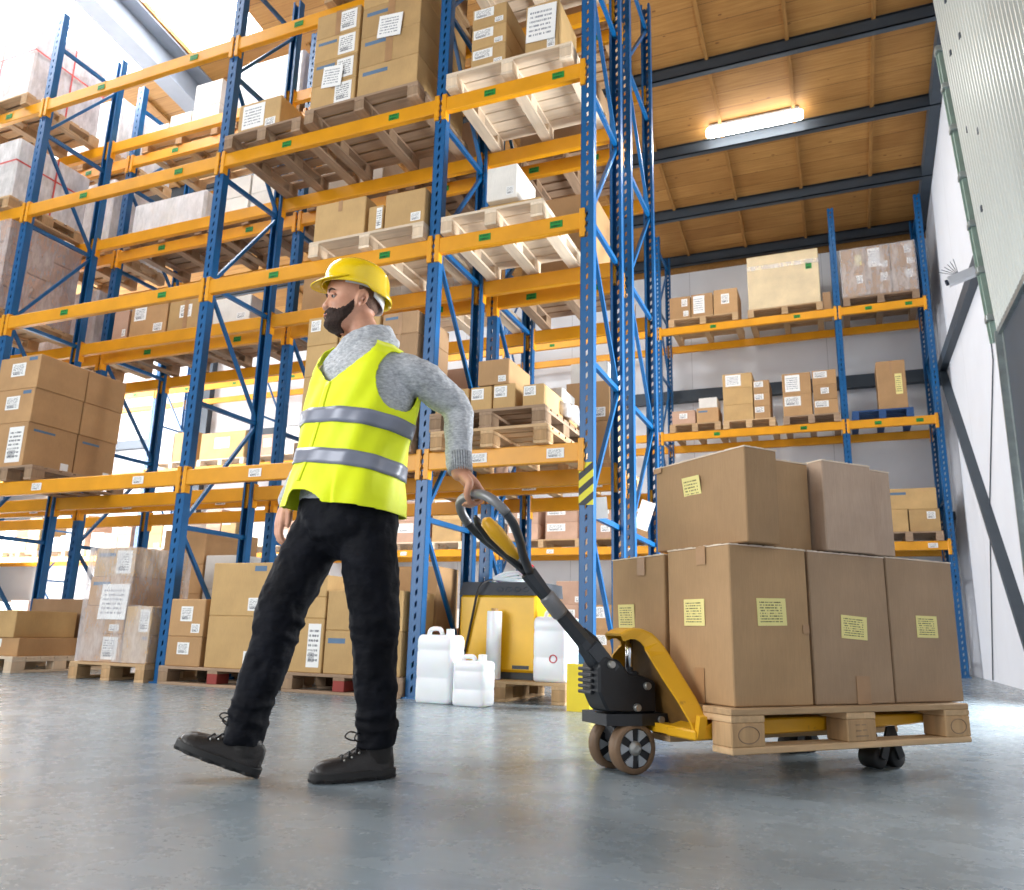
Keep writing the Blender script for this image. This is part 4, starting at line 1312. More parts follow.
M['cart1'] = cardboard('truck_carton_brown', lin(178, 144, 106))
M['cart2'] = cardboard('truck_carton_greyed', lin(170, 142, 114))
M['cart3'] = cardboard('truck_carton_pale', lin(198, 172, 150))
M['edge'] = speckled('torn_cardboard_edge', lin(222, 206, 186), 0.8)
LG = 'cartons on the pallet truck'
def big_carton(x0, x1, n0, n1, z0, z1, mat, label, rz=0.0, notes=(), tapes=(), seed=1):
    """A hand packed carton with slightly bulging sides, an open flap seam, tape and notes. notes: face, u, v, w, h, tilt."""
    w, d, h = x1 - x0, n1 - n0, z1 - z0
    rnd = random.Random(seed)
    N = 7
    b = MB()
    def bulge(u, v, t):
        x, y, z = u * w, v * d, t * h
        k = 0.004
        def s(a): return math.sin(math.pi * a)
        if u in (0, 1): x += (1 if u else -1) * k * s(v) * s(t) * rnd.uniform(0.5, 1.1)
        if v in (0, 1): y += (1 if v else -1) * k * s(u) * s(t) * rnd.uniform(0.5, 1.1)
        if t == 1: z += -0.006 * s(u) * s(v) - rnd.uniform(0, 0.0035)
        return (x, y, z)
    pts = {}
    def idx(i, j, k):
        if (i, j, k) not in pts:
            pts[i, j, k] = len(b.v)
            b.v.append(bulge(i / N, j / N, k / N))
        return pts[i, j, k]
    for face in range(6):
        for a in range(N):
            for c in range(N):
                if face == 0: q = [(0, a, c), (0, a, c + 1), (0, a + 1, c + 1), (0, a + 1, c)]
                elif face == 1: q = [(N, a, c), (N, a + 1, c), (N, a + 1, c + 1), (N, a, c + 1)]
                elif face == 2: q = [(a, 0, c), (a + 1, 0, c), (a + 1, 0, c + 1), (a, 0, c + 1)]
                elif face == 3: q = [(a, N, c), (a, N, c + 1), (a + 1, N, c + 1), (a + 1, N, c)]
                elif face == 4: q = [(a, c, 0), (a, c + 1, 0), (a + 1, c + 1, 0), (a + 1, c, 0)]
                else: q = [(a, c, N), (a + 1, c, N), (a + 1, c + 1, N), (a, c + 1, N)]
                b.f.append(tuple(idx(*p) for p in q)); b.m.append(0); b.sm.append(False)
    # local y grows away from the aisle, so n1 is the near side
    o = tag(b.build('carton', M[mat]), label, 'box', LG)
    o.location = cart_pt(x0, n1, z0 + 0.001)
    o.rotation_euler = (0, 0, RZT + rz)
    bv = o.modifiers.new('bevel', 'BEVEL'); bv.width = 0.004; bv.limit_method = 'ANGLE'; bv.angle_limit = math.radians(60)
    # torn pale edge of the top flaps
    e = MB()
    m_ = 26
    for k in range(m_):
        t0, t1 = k / m_, (k + 1) / m_
        r_ = rnd.uniform(0.0005, 0.0035)
        e.box(t0 * w, t1 * w, -0.0015, 0.003, h - 0.004, h + r_ - 0.001)
        e.box(-0.0015, 0.003, t0 * d, t1 * d, h - 0.004, h + rnd.uniform(0.0005, 0.0035) - 0.001)
    e.build('flap_edge', M['edge'], o)
    for face, u, v, tw, th in tapes:
        tb = MB()
        if face == 'n': tb.box(u * w, u * w + tw, -0.0048, -0.0032, v * h, v * h + th)
        else: tb.box(-0.0048, -0.0032, u * d, u * d + tw, v * h, v * h + th)
        tb.build('tape', M['tape'], o)
    for face, u, v, tw, th, tilt in notes:
        nb = MB().box(-tw / 2, tw / 2, -0.0006, 0.0006, -th / 2, th / 2)
        no = nb.build('printed_note', M['note'], o)
        if face == 'n':
            no.location = (u * w, -0.0045, v * h); no.rotation_euler = (0, tilt, 0)
        else:
            no.location = (-0.0045, u * d, v * h); no.rotation_euler = (0, tilt, 0); no.rotation_euler = (tilt, 0, math.radians(-90)); no.rotation_mode = 'XYZ'
    return o
za, zb, zc = 0.2515, 0.800, 1.150
big_carton(0.180, 0.542, 0.070, 0.418, za, zb, 'cart1', 'near corner carton of the lower layer on the pallet truck', 0, [('n', 0.50, 0.58, 0.135, 0.095, -0.03), ('e', 0.55, 0.57, 0.115, 0.095, 0.0)], [('e', 0.35, 0.88, 0.05, 0.066), ('e', 0.42, 0.0, 0.05, 0.12), ('n', 0.90, 0.45, 0.03, 0.03)], 1)
big_carton(0.180, 0.545, -0.315, 0.048, za, zb - 0.01, 'cart1', 'far left carton of the lower layer, behind the yellow crown', 0, [('e', 0.70, 0.56, 0.115, 0.095, 0.04)], [('e', 0.34, 0.86, 0.05, 0.07)], 2)
big_carton(0.560, 0.968, 0.070, 0.412, za, zb, 'cart2', 'crumpled middle carton of the lower layer on the pallet truck', 0, [('n', 0.52, 0.50, 0.135, 0.085, 0.05)], [('n', 0.50, 0.0, 0.07, 0.10)], 3)
big_carton(0.560, 0.968, -0.315, 0.055, za, zb - 0.01, 'cart2', 'hidden back middle carton of the lower layer on the pallet truck', 0, [], [], 4)
big_carton(0.985, 1.385, 0.050, 0.404, za, zb + 0.004, 'cart2', 'rightmost carton of the lower layer on the pallet truck', 0.012, [('n', 0.52, 0.52, 0.125, 0.085, 0.0)], [], 5)
big_carton(0.985, 1.36, -0.32, 0.042, za, zb - 0.01, 'cart2', 'hidden back right carton of the lower layer on the pallet truck', 0, [], [], 6)
big_carton(0.235, 0.392, -0.055, 0.455, zb + 0.006, zc + 0.002, 'cart1', 'slim upper carton with tilted yellow note facing the tiller', 0.02, [('e', 0.55, 0.62, 0.10, 0.12, 0.16)], [('e', 0.92, 0.93, 0.05, 0.02)], 7)
big_carton(0.420, 0.640, -0.05, 0.362, zb + 0.006, zc - 0.004, 'cart1', 'shaded upper carton set back between its two neighbours', 0, [], [], 8)
big_carton(0.650, 0.905, -0.02, 0.425, zb + 0.006, zc + 0.004, 'cart3', 'pale upper carton right of the shaded one on the truck', -0.03, [], [], 9)
big_carton(0.918, 1.04, 0.02, 0.412, zb + 0.006, zc - 0.002, 'cart3', 'narrow last carton at the right end of the upper layer', 0.0, [], [], 10)

# ------------------------------------------------------------------ things on the floor by the end of the front rack
M['machine'] = painted('yellow_machine_paint', lin(238, 184, 22), 0.35, 0.1, lin(200, 150, 40), 10)
M['panel'] = speckled('dark_grey_plastic', lin(74, 78, 84), 0.5, 0, 0.08, 10)
M['poly'] = speckled('milky_white_plastic', lin(236, 240, 244), 0.32, 0, 0.03, 6)
M['poly'].node_tree.nodes['Principled BSDF'].inputs['Subsurface Weight'].default_value = 0.25
M['redplastic'] = speckled('red_plastic', lin(206, 44, 58), 0.4, 0, 0.06, 10)
M['guard'] = painted('bright_yellow_guard', lin(240, 214, 28), 0.45, 0.15, lin(190, 160, 50), 10)
pallet(-2.78, -1.80, 5.36, 0, 'pine', 'floor pallet under the yellow charger and the white canister', 0.8, PG)
ch = thing('battery_charger', 'yellow battery charger cabinet with dark sloping top', 'charger', (-2.70, 5.52, PH))
MB().box(0.02, 0.60, 0.03, 0.55, 0.001, 0.05).build('plinth', M['panel'], ch)
MB().box(0, 0.62, 0, 0.58, 0.051, 0.60, 0.018).build('cabinet', M['machine'], ch)
b = MB(); b.prism([(-0.005, 0.60), (0.06, 0.70), (0.56, 0.70), (0.585, 0.60)], -0.005, 0.625, lambda u, v, q: (q, u, v))
b.build('control_top', M['panel'], ch)
for k in range(4):
    c = MB(); c.smooth = True
    c.tube([(0.32 + 0.07 * k + 0.022 * math.cos(t), 0.022 + 0.012 * math.sin(t), 0.645 + 0.018 * math.sin(t)) for t in [math.tau * j / 14 for j in range(15)]], 0.004, 6)
    c.build('gauge_ring', M['steel'], ch)
for k in range(9):
    MB().box(0.6205, 0.6225, 0.25, 0.50, 0.15 + 0.035 * k, 0.165 + 0.035 * k).build('vent_slot', M['bluestrap'], ch)
MB().box(0.44, 0.57, -0.002, 0, 0.075, 0.10).build('name_plate', M['panel'], ch)
b = MB(); b.smooth = True
b.tube(smooth_path([Vector(p) for p in ((0.22, 0.10, 0.72), (0.17, -0.02, 0.66), (0.12, -0.02, 0.45), (0.08, -0.018, 0.25), (0.05, -0.02, 0.12))]), 0.009, 8)
b.build('black_cable', M['rubber'], ch)
b = MB(); b.smooth = True
random.seed(5)
for k in range(5):
    r = 0.17 - 0.012 * k
    b.tube([(0.33 + r * math.cos(t), 0.25 + 0.09 * math.sin(t), 0.715 + 0.014 * k + 0.012 * math.sin(2 * t + k)) for t in [math.tau * j / 26 for j in range(27)]], 0.010, 8, cap=False)
cb = b.build('cable_coil', M['poly'])
cb.location = (-2.70, 5.52, PH)
tag(cb, 'coil of pale cable lying on top of the yellow charger', 'cable')
b = MB(); b.smooth = True
b.lathe([(0.0, 0.0), (0.038, 0.0), (0.04, 0.012), (0.04, 0.07), (0.03, 0.085), (0.0, 0.085)], 18, (0, 0, 0))
pg = b.build('plug', M['redplastic']); pg.location = (-2.25, 5.70, PH + 0.78); pg.rotation_euler = (0.2, 1.2, 0)
tag(pg, 'red plug lying in the cable coil on the charger', 'plug')
fr = thing('film_roll', 'upright roll of white stretch film before the yellow charger', 'roll', (-2.37, 5.43, PH))
b = MB(); b.smooth = True
b.lathe([(0.026, 0.002), (0.054, 0.002), (0.055, 0.01), (0.055, 0.472), (0.054, 0.48), (0.026, 0.48)], 28)
b.build('film', M['poly'], fr)
b = MB(); b.smooth = True
b.lathe([(0.0, 0.001), (0.025, 0.001), (0.025, 0.50), (0.02, 0.50), (0.02, 0.46), (0.0, 0.46)], 20)
b.build('core', M['tan'], fr)

def canister(loc, w, d, h, label, capmat, group=None, slope=True, round_mark=False):
    r = thing('canister', label, 'canister', loc, 0, group)
    b = MB(); b.smooth = True
    rings = []
    def rr(w_, d_, z, cx=0.0, rad=0.03):
        out = []
        rad = min(rad, w_ / 2 - 0.001, d_ / 2 - 0.001)
        for (sx, sy, a0) in ((1, -1, -90), (1, 1, 0), (-1, 1, 90), (-1, -1, 180)):
            for k in range(5):
                t = math.radians(a0 + 22.5 * k)
                out.append((cx + sx * (w_ / 2 - rad) + rad * math.cos(t), sy * (d_ / 2 - rad) + rad * math.sin(t), z))
        return out
    for z, s in ((0.001, 0.93), (0.012, 0.985), (0.03, 1.0), (0.30 * h, 1.0), (0.32 * h, 0.985), (0.35 * h, 0.985), (0.37 * h, 1.0), (0.66 * h, 1.0), (0.68 * h, 0.985), (0.71 * h, 0.985), (0.73 * h, 1.0), (0.82 * h, 1.0), (0.87 * h, 0.95), (0.895 * h, 0.86)):
        rings.append(rr(w * s, d * s, z))
    b.loft(rings)
    b.build('body', M['poly'], r)
    b = MB(); b.smooth = True
    b.tube(smooth_path([Vector(p) for p in ((-w * 0.36, 0, 0.885 * h), (-w * 0.30, 0, 0.965 * h), (-w * 0.05, 0, 0.97 * h), (w * 0.03, 0, 0.89 * h))]), 0.016, 10)
    b.build('handle', M['poly'], r)
    b = MB(); b.smooth = False
    b.lathe([(0.0, 0.0), (0.03, 0.0), (0.03, 0.012), (0.028, 0.012), (0.028, 0.042), (0.0, 0.045)], 18, (w * 0.25, 0, 0.892 * h))
    b.build('cap', M[capmat], r)
    if round_mark:
        m_ = MB(); m_.smooth = True
        m_.tube([(0.03 + 0.026 * math.cos(t), -d / 2 - 0.001, 0.16 + 0.026 * math.sin(t)) for t in [math.tau * j / 20 for j in range(21)]], 0.004, 6)
        m_.build('round_mark', M['redplastic'], r)
    return r
canister((-2.595, 5.04, 0), 0.27, 0.22, 0.50, 'tall milky white canister standing at the foot of the third upright', 'poly', None)
canister((-2.31, 4.98, 0), 0.235, 0.19, 0.32, 'short milky white canister beside the taller one on the floor', 'poly', None)
canister((-1.93, 5.56, PH), 0.25, 0.34, 0.50, 'white canister with red cap on the pallet right of the charger', 'redplastic', None, True, True)
g = MB()
g.box(-1.675, -1.525, 5.02, 5.03, 0, 0.29); g.box(-1.535, -1.525, 5.03, 5.17, 0, 0.29); g.box(-1.675, -1.665, 5.03, 5.17, 0, 0.29)
tag(g.build('corner_guard', M['guard']), 'bright yellow corner guard around the foot of the end upright', 'guard')
pr = MB().box(0, 0.105, -0.002, 0, 0, 0.15).build('paper_sheet', M['white'])
pr.location = (-1.578, 5.285, 1.255); pr.rotation_euler = (0.15, -0.12, 0.5)
tag(pr, 'blank white sheet hung on a brace beside the end upright', 'sheet')
pr = MB().box(0, 0.12, -0.002, 0, 0, 0.24).build('paper_sheet', M['white'])
pr.location = (-1.575, 6.42, 1.35); pr.rotation_euler = (0.1, 0.3, 0.5)
tag(pr, 'slanting white sheet tucked in the rear frame by the end upright', 'sheet')

# ------------------------------------------------------------------ the man
# His own frame: x to the right as the aisle is seen, y away from the aisle side, z up; origin on the floor.
MAN_LOC = Vector((-1.639, 2.317, 0.0))
MAN_RZ = math.radians(22.655)
person = thing('person', 'person in hi-vis vest and yellow helmet striding left, pulling the pallet truck', 'person', MAN_LOC, MAN_RZ)

def V2(deg):
    return Vector((math.cos(math.radians(deg)), math.sin(math.radians(deg)), 0))
def face_dir(th):                 # th: turn of the front from image left towards the camera
    return Vector((-math.cos(math.radians(th)), -math.sin(math.radians(th)), 0))
def left_of(f):
    return Vector((-f.y, f.x, 0))

def interp(tab, z):
    if z <= tab[0][0]: return tab[0][1:]
    for a, b in zip(tab, tab[1:]):
        if z <= b[0]:
            t = (z - a[0]) / (b[0] - a[0])
            t = t * t * (3 - 2 * t) * 0.4 + t * 0.6
            return tuple(p + (q - p) * t for p, q in zip(a[1:], b[1:]))
    return tab[-1][1:]
# z, centre x, centre y, half width, half depth, turn
TORSO = [(0.74, 0.050, 0.0, 0.165, 0.118, 60), (0.84, 0.046, 0.0, 0.178, 0.125, 60), (0.93, 0.048, 0.0, 0.168, 0.118, 58), (1.02, 0.055, 0.0, 0.160, 0.112, 55),
         (1.12, 0.062, 0.0, 0.168, 0.118, 52), (1.22, 0.070, 0.0, 0.184, 0.127, 50), (1.31, 0.077, 0.0, 0.194, 0.128, 50), (1.37, 0.081, 0.0, 0.190, 0.122, 50),
         (1.415, 0.083, 0.0, 0.176, 0.108, 50), (1.45, 0.083, 0.0, 0.146, 0.094, 50), (1.475, 0.081, 0.0, 0.108, 0.080, 50), (1.50, 0.079, 0.0, 0.072, 0.066, 50)]
def shear(p):
    k = max(0.0, min(1.0, (p.z - 0.80) / 0.15)) * max(0.0, min(1.0, (1.62 - p.z) / 0.15))
    return Vector((p.x, p.y, p.z - 0.13 * (p.x - 0.06) * k))
def torso_pt(phi, z, g=0.0, gd=None):
    cx, cy, wl, wd, th = interp(TORSO, z)
    F = face_dir(th); Lf = left_of(F)
    c, s = math.cos(phi), math.sin(phi)
    e = 0.86
    cc = math.copysign(abs(c) ** e, c); ss = math.copysign(abs(s) ** e, s)
    return shear(Vector((cx, cy, z)) + F * ((wd + (g if gd is None else gd)) * cc) + Lf * ((wl + g) * ss))
def torso_loft(mb, zs, g, n=40):
    mb.loft([[torso_pt(math.tau * k / n, z, g if not callable(g) else g(z)) for k in range(n)] for z in zs])

def chain(mb, pts, rad, n=14, flat=1.0, sub=3, up=None, blunt=False):
    """Tapered limb through the joints, rounded off at both ends."""
    P = [Vector(p) for p in pts]
    sp = smooth_path(P, sub) if len(P) > 2 else P
    m_ = len(sp) - 1
    rr = []
    for i in range(len(sp)):
        u = i / m_ * (len(P) - 1)
        k = min(int(u), len(P) - 2)
        rr.append(rad[k] + (rad[k + 1] - rad[k]) * (u - k))
    d0 = (sp[0] - sp[1]).normalized(); d1 = (sp[-1] - sp[-2]).normalized()
    sp2 = [sp[0] + d0 * rr[0] * 0.85, sp[0] + d0 * rr[0] * 0.5] + sp + [sp[-1] + d1 * rr[-1] * 0.5, sp[-1] + d1 * rr[-1] * 0.85]
    rr2 = [rr[0] * 0.5, rr[0] * 0.86] + rr + [rr[-1] * 0.86, rr[-1] * 0.5]
    if blunt:
        sp2, rr2 = sp2[:-2], rr2[:-2]
    mb.tube(sp2, rr2, n, True, flat, up)
    return mb

def fuse(mb, name, mat, parent, voxel, smooth=4, disp=None):
    """Grow one continuous skin over overlapping forms."""
    tmp = bpy.data.objects.new('tmp', mb.mesh('tmp', mat))
    C.objects.link(tmp)
    r = tmp.modifiers.new('r', 'REMESH'); r.mode = 'VOXEL'; r.voxel_size = voxel; r.use_smooth_shade = True
    if smooth:
        s = tmp.modifiers.new('s', 'SMOOTH'); s.factor = 0.5; s.iterations = smooth
    for k, (size, strength) in enumerate(disp or ()):
        tx = bpy.data.textures.new('folds%d' % k, 'CLOUDS'); tx.noise_scale = size; tx.noise_depth = 1
        d = tmp.modifiers.new('d%d' % k, 'DISPLACE'); d.texture = tx; d.strength = strength; d.mid_level = 0.5; d.texture_coords = 'LOCAL'
    dg = bpy.context.evaluated_depsgraph_get()
    me = bpy.data.meshes.new_from_object(tmp.evaluated_get(dg))
    me.name = name
    bpy.data.objects.remove(tmp)
    me.materials.clear(); me.materials.append(mat)
    for p in me.polygons: p.use_smooth = True
    return link(name, me, parent)

# ---- materials
def skin_mat():
    t = NT('skin')
    v = t.noise(t.coord('Object'), 22, 4)
    t.col(t.ramp(v, [(0.3, lin(190, 134, 106)), (0.7, lin(212, 158, 130))]))
    t.set(0.5, 0, 0.4)
    t.b.inputs['Subsurface Weight'].default_value = 0.12
    t.b.inputs['Subsurface Radius'].default_value = (0.02, 0.008, 0.005)
    return t.m
def knit_mat():
    t = NT('grey_melange_knit')
    n1 = t.noise(t.coord('Object', scale=(1, 1, 2.4)), 60, 4, 0.7)
    n2 = t.noise(t.coord('Object'), 12, 4)
    c = t.ramp(n1, [(0.30, lin(136, 139, 145)), (0.52, lin(184, 187, 191)), (0.7, lin(220, 221, 223))])
    t.col(t.mix(t.ramp(n2, [(0.3, (0, 0, 0, 1)), (0.7, (0.35, 0.35, 0.35, 1))]), c, lin(196, 198, 202)))
    t.set(0.85, 0, 0.2)
    t.bump(n1, 0.5, 0.004)
    return t.m
def vest_mat():
    t = NT('hi_vis_yellow_fabric')
    v = t.noise(t.coord('Object'), 5, 4)
    t.col(t.ramp(v, [(0.3, lin(226, 240, 12)), (0.7, lin(240, 250, 22))]))
    t.set(0.55, 0, 0.3)
    t.b.inputs['Sheen Weight'].default_value = 0.15
    t.bump(t.noise(t.coord('Object', scale=(1, 1, 0.5)), 9, 3), 0.25, 0.012)
    return t.m
def denim_mat():
    t = NT('black_navy_trousers')
    v = t.noise(t.coord('Object'), 8, 5)
    t.col(t.ramp(v, [(0.3, lin(9, 10, 15)), (0.7, lin(18, 20, 28))]))
    t.set(0.75, 0, 0.15)
    t.bump(t.noise(t.coord('Object', scale=(1, 1, 2.5)), 14, 4), 0.5, 0.012)
    return t.m
def hair_mat(name, c):
    t = NT(name)
    v = t.noise(t.coord('Object', scale=(1, 1, 0.35)), 160, 3, 0.7)
    t.col(t.ramp(v, [(0.3, tuple(x * 0.55 for x in c[:3]) + (1,)), (0.7, tuple(x * 1.4 for x in c[:3]) + (1,))]))
    t.set(0.7, 0, 0.25)
    t.bump(v, 0.9, 0.004)
    return t.m
SKIN, KNIT, VEST, DENIM = skin_mat(), knit_mat(), vest_mat(), denim_mat()
BEARD = hair_mat('dark_brown_beard', lin(58, 43, 37))
STUBBLE = hair_mat('short_cropped_hair', lin(112, 84, 70))
M['reflective'] = speckled('grey_reflective_band', lin(128, 132, 146), 0.35, 0.1, 0.06, 12)
M['helmet'] = speckled('glossy_yellow_helmet', lin(244, 206, 10), 0.22, 0, 0.02, 3, 0.6, 0, 0.4)
M['boot'] = speckled('dark_brown_leather', lin(30, 25, 23), 0.42, 0, 0.25, 18, 0.5, 0.3)
M['sole'] = speckled('boot_rubber', lin(34, 33, 33), 0.6, 0, 0.15, 14)
M['lace'] = speckled('black_lace', lin(26, 26, 28), 0.7)
M['eyewhite'] = speckled('eye_white', lin(150, 140, 132), 0.2, 0, 0.02)  # greyed white, shade of the helmet brim put into the colour
M['iris'] = speckled('dark_iris', lin(44, 32, 26), 0.15, 0, 0.05)
M['lip'] = speckled('lips', lin(176, 108, 96), 0.45, 0, 0.05)
M['webbing'] = speckled('white_helmet_band', lin(226, 228, 232), 0.5, 0, 0.04)

# ---- skeleton
FT = face_dir(50); LT = left_of(FT)
SH_L = shear(Vector((0.083, 0.0, 1.388)) + LT * 0.172)
SH_R = shear(Vector((0.083, 0.0, 1.388)) - LT * 0.172)
EL_L = Vector((0.412, 0.0, 1.262))
WR_L = Vector((0.438, -0.045, 1.015))
EL_R = Vector((-0.115, 0.215, 1.165))
WR_R = Vector((-0.205, 0.150, 0.935))
HIP_R, KN_R, AN_R = Vector((-0.030, 0.05, 0.86)), Vector((-0.150, 0.0, 0.505)), Vector((-0.238, -0.025, 0.135))
HIP_L, KN_L, AN_L = Vector((0.128, -0.05, 0.86)), Vector((0.172, -0.03, 0.490)), Vector((0.196, 0.02, 0.12))

# ---- head
FH = face_dir(24); LH = left_of(FH)
HC = Vector((0.010, 0.0, 1.664))
def hp(u, v, w):
    return HC + FH * u + LH * v + Vector((0, 0, w))
HEAD = [(-0.128, 0.040, -0.015, 0.030), (-0.120, 0.072, -0.028, 0.043), (-0.104, 0.088, -0.045, 0.053), (-0.085, 0.084, -0.058, 0.060), (-0.068, 0.090, -0.066, 0.064), (-0.052, 0.089, -0.076, 0.067),
        (-0.032, 0.090, -0.090, 0.071), (-0.008, 0.088, -0.100, 0.074), (0.008, 0.087, -0.105, 0.0755), (0.025, 0.094, -0.109, 0.077), (0.050, 0.093, -0.110, 0.078), (0.078, 0.082, -0.104, 0.074), (0.100, 0.060, -0.088, 0.062), (0.116, 0.028, -0.058, 0.042), (0.122, 0.0, -0.025, 0.015)]
def head_pt(phi, w, g=0.0):
    f, b, h = interp(HEAD, w)
    c, s = math.cos(phi), math.sin(phi)
    mid = (f + b) / 2 - 0.012
    ext = (f - mid) if c > 0 else (mid - b)
    e = 0.80 if c > 0 else 0.95
    u = mid + math.copysign(abs(c) ** e, c) * (ext + g)
    v = math.copysign(abs(s) ** 0.92, s) * (h + g)
    # eye sockets, cheek hollows
    for sv in (1, -1):
        d2 = ((v - sv * 0.031) / 0.017) ** 2 + ((w - 0.0) / 0.014) ** 2
        if c > 0: u -= 0.009 * math.exp(-d2)
        d2 = ((v - sv * 0.045) / 0.02) ** 2 + ((w + 0.03) / 0.016) ** 2
        if c > 0: u += 0.005 * math.exp(-d2)
        d2 = ((v - sv * 0.034) / 0.022) ** 2 + ((w - 0.021) / 0.008) ** 2
        if c > 0: u += 0.005 * math.exp(-d2)
    return hp(u, v, w)

body = MB()
torso_loft(body, [0.82, 0.85, 0.93, 1.02, 1.12, 1.22, 1.31, 1.37, 1.415, 1.45, 1.475, 1.50], 0.0)
chain(body, [(0.080, 0.0, 1.44), (0.068, 0.0, 1.52), (0.035, 0.0, 1.60), (0.025, 0, 1.66)], [0.066, 0.060, 0.056, 0.05], 20)
n = 56
body.loft([[head_pt(math.tau * k / n, w) for k in range(n)] for w in [HEAD[0][0] + (HEAD[-1][0] - HEAD[0][0]) * i / 46 for i in range(47)]])
# nose, lips, ears
body.loft([[hp(u - 0.012, -hw, w), hp(u - 0.004, -hw * 0.72, w), hp(u, 0, w), hp(u - 0.004, hw * 0.72, w), hp(u - 0.012, hw, w), hp(u - 0.035, 0, w)] for u, w, hw in
           ((0.090, 0.012, 0.010), (0.0925, 0.004, 0.010), (0.098, -0.010, 0.011), (0.1055, -0.024, 0.013), (0.110, -0.032, 0.016), (0.1095, -0.039, 0.018), (0.103, -0.045, 0.016), (0.094, -0.048, 0.010))])
for s in (1, -1):
    chain(body, [hp(0.100, s * 0.009, -0.038), hp(0.096, s * 0.017, -0.040)], [0.007, 0.007], 8)
    for up_, a, b_ in ((1, -0.062, 0.0905), (-1, -0.073, 0.089)):
        pass
    er = []
    for k in range(15):
        t = math.radians(-60 + 330 * k / 14)
        er.append(hp(-0.018 - 0.017 * math.cos(t) * -1 * 1.0 - 0.006 * math.sin(t), s * (0.080 + 0.006 * max(0, -math.cos(t) * -1 * -1)), -0.010 + 0.031 * math.sin(t)))
    body.tube(er, [0.0035 + 0.002 * math.sin(math.pi * k / 14) for k in range(15)], 8)
    chain(body, [hp(-0.004, s * 0.072, -0.036), hp(-0.014, s * 0.078, -0.010), hp(-0.026, s * 0.082, 0.012)], [0.008, 0.010, 0.008], 8, 0.6)
chain(body, [hp(0.084, -0.022, -0.066), hp(0.093, 0, -0.0635), hp(0.084, 0.022, -0.066)], [0.004, 0.006, 0.004], 8)
chain(body, [hp(0.083, -0.020, -0.076), hp(0.092, 0, -0.0775), hp(0.083, 0.020, -0.076)], [0.004, 0.0065, 0.004], 8)
# arms and legs
chain(body, [SH_L, SH_L.lerp(EL_L, 0.5) + Vector((0, 0, 0.008)), EL_L, EL_L.lerp(WR_L, 0.4), WR_L], [0.047, 0.045, 0.042, 0.040, 0.029], 16)
chain(body, [SH_R, SH_R.lerp(EL_R, 0.5), EL_R, EL_R.lerp(WR_R, 0.4), WR_R], [0.047, 0.045, 0.042, 0.040, 0.029], 16)
for h, k, a in ((HIP_R, KN_R, AN_R), (HIP_L, KN_L, AN_L)):
    chain(body, [h, h.lerp(k, 0.5), k, k.lerp(a, 0.35), a, a + Vector((0, 0, -0.05))], [0.082, 0.074, 0.056, 0.052, 0.032, 0.028], 18)
    fd = Vector((-0.96, -0.2, 0)).normalized()
    chain(body, [a + Vector((0, 0, -0.05)), a + fd * 0.05 + Vector((0, 0, -0.062)), a + fd * 0.09 + Vector((0, 0, -0.070 + (0.02 if a is AN_R else 0)))], [0.028, 0.022, 0.016], 12)

# left hand closed round the grip behind him
truck_to_man = (Matrix.Translation(MAN_LOC) @ Matrix.Rotation(MAN_RZ, 4, 'Z')).inverted() @ (Matrix.Translation(Vector(TO)) @ Matrix.Rotation(RZT, 4, 'Z'))
G0_ = truck_to_man @ tp(0.345, -0.045); G1_ = truck_to_man @ tp(0.345, 0.045)
ge = (G1_ - G0_).normalized()                     # along the grip, away from the camera
GC = truck_to_man @ tp(0.343, -0.012)
gup = Vector((0, 0, 1)); gup = (gup - ge * gup.dot(ge)).normalized()
gri = ge.cross(gup).normalized()
if gri.x < 0: gri = -gri
def gp(ang, r, e):                                # a point round the grip: 0 deg = image right, 90 = up
    return GC + gri * (r * math.cos(math.radians(ang))) + gup * (r * math.sin(math.radians(ang))) + ge * e
knu = gp(62, 0.036, 0)
wr_hand = WR_L + Vector((0.0, 0.0, 0.01))
for e, s_ in ((-0.031, 0.95), (-0.010, 1.0), (0.011, 0.98), (0.031, 0.88)):
    chain(body, [wr_hand + ge * e * 0.55, wr_hand.lerp(gp(75, 0.036, e), 0.55) + ge * e * 0.25 + gri * 0.004, gp(72, 0.037, e)], [0.016, 0.0155, 0.0125], 10)
    r0 = 0.0275
    chain(body, [gp(72, 0.034, e), gp(28, r0 + 0.006, e), gp(-20, r0 + 0.004, e), gp(-70, r0 + 0.004, e * 0.95), gp(-70 - 55 * s_, r0 + 0.004, e * 0.9)], [0.0108, 0.0100, 0.0094, 0.0086, 0.0074], 10)
chain(body, [wr_hand + Vector((0, 0, 0.01)), wr_hand.lerp(gp(85, 0.04, 0), 0.6), gp(78, 0.040, 0)], [0.028, 0.027, 0.022], 14, 1.0)
tb0 = wr_hand.lerp(gp(100, 0.034, -0.02), 0.45) + ge * -0.018 - gri * 0.012
chain(body, [tb0, gp(125, 0.044, -0.045), gp(175, 0.034, -0.042), gp(235, 0.030, -0.030), gp(265, 0.030, -0.022)], [0.016, 0.0150, 0.0125, 0.0108, 0.0088], 10)
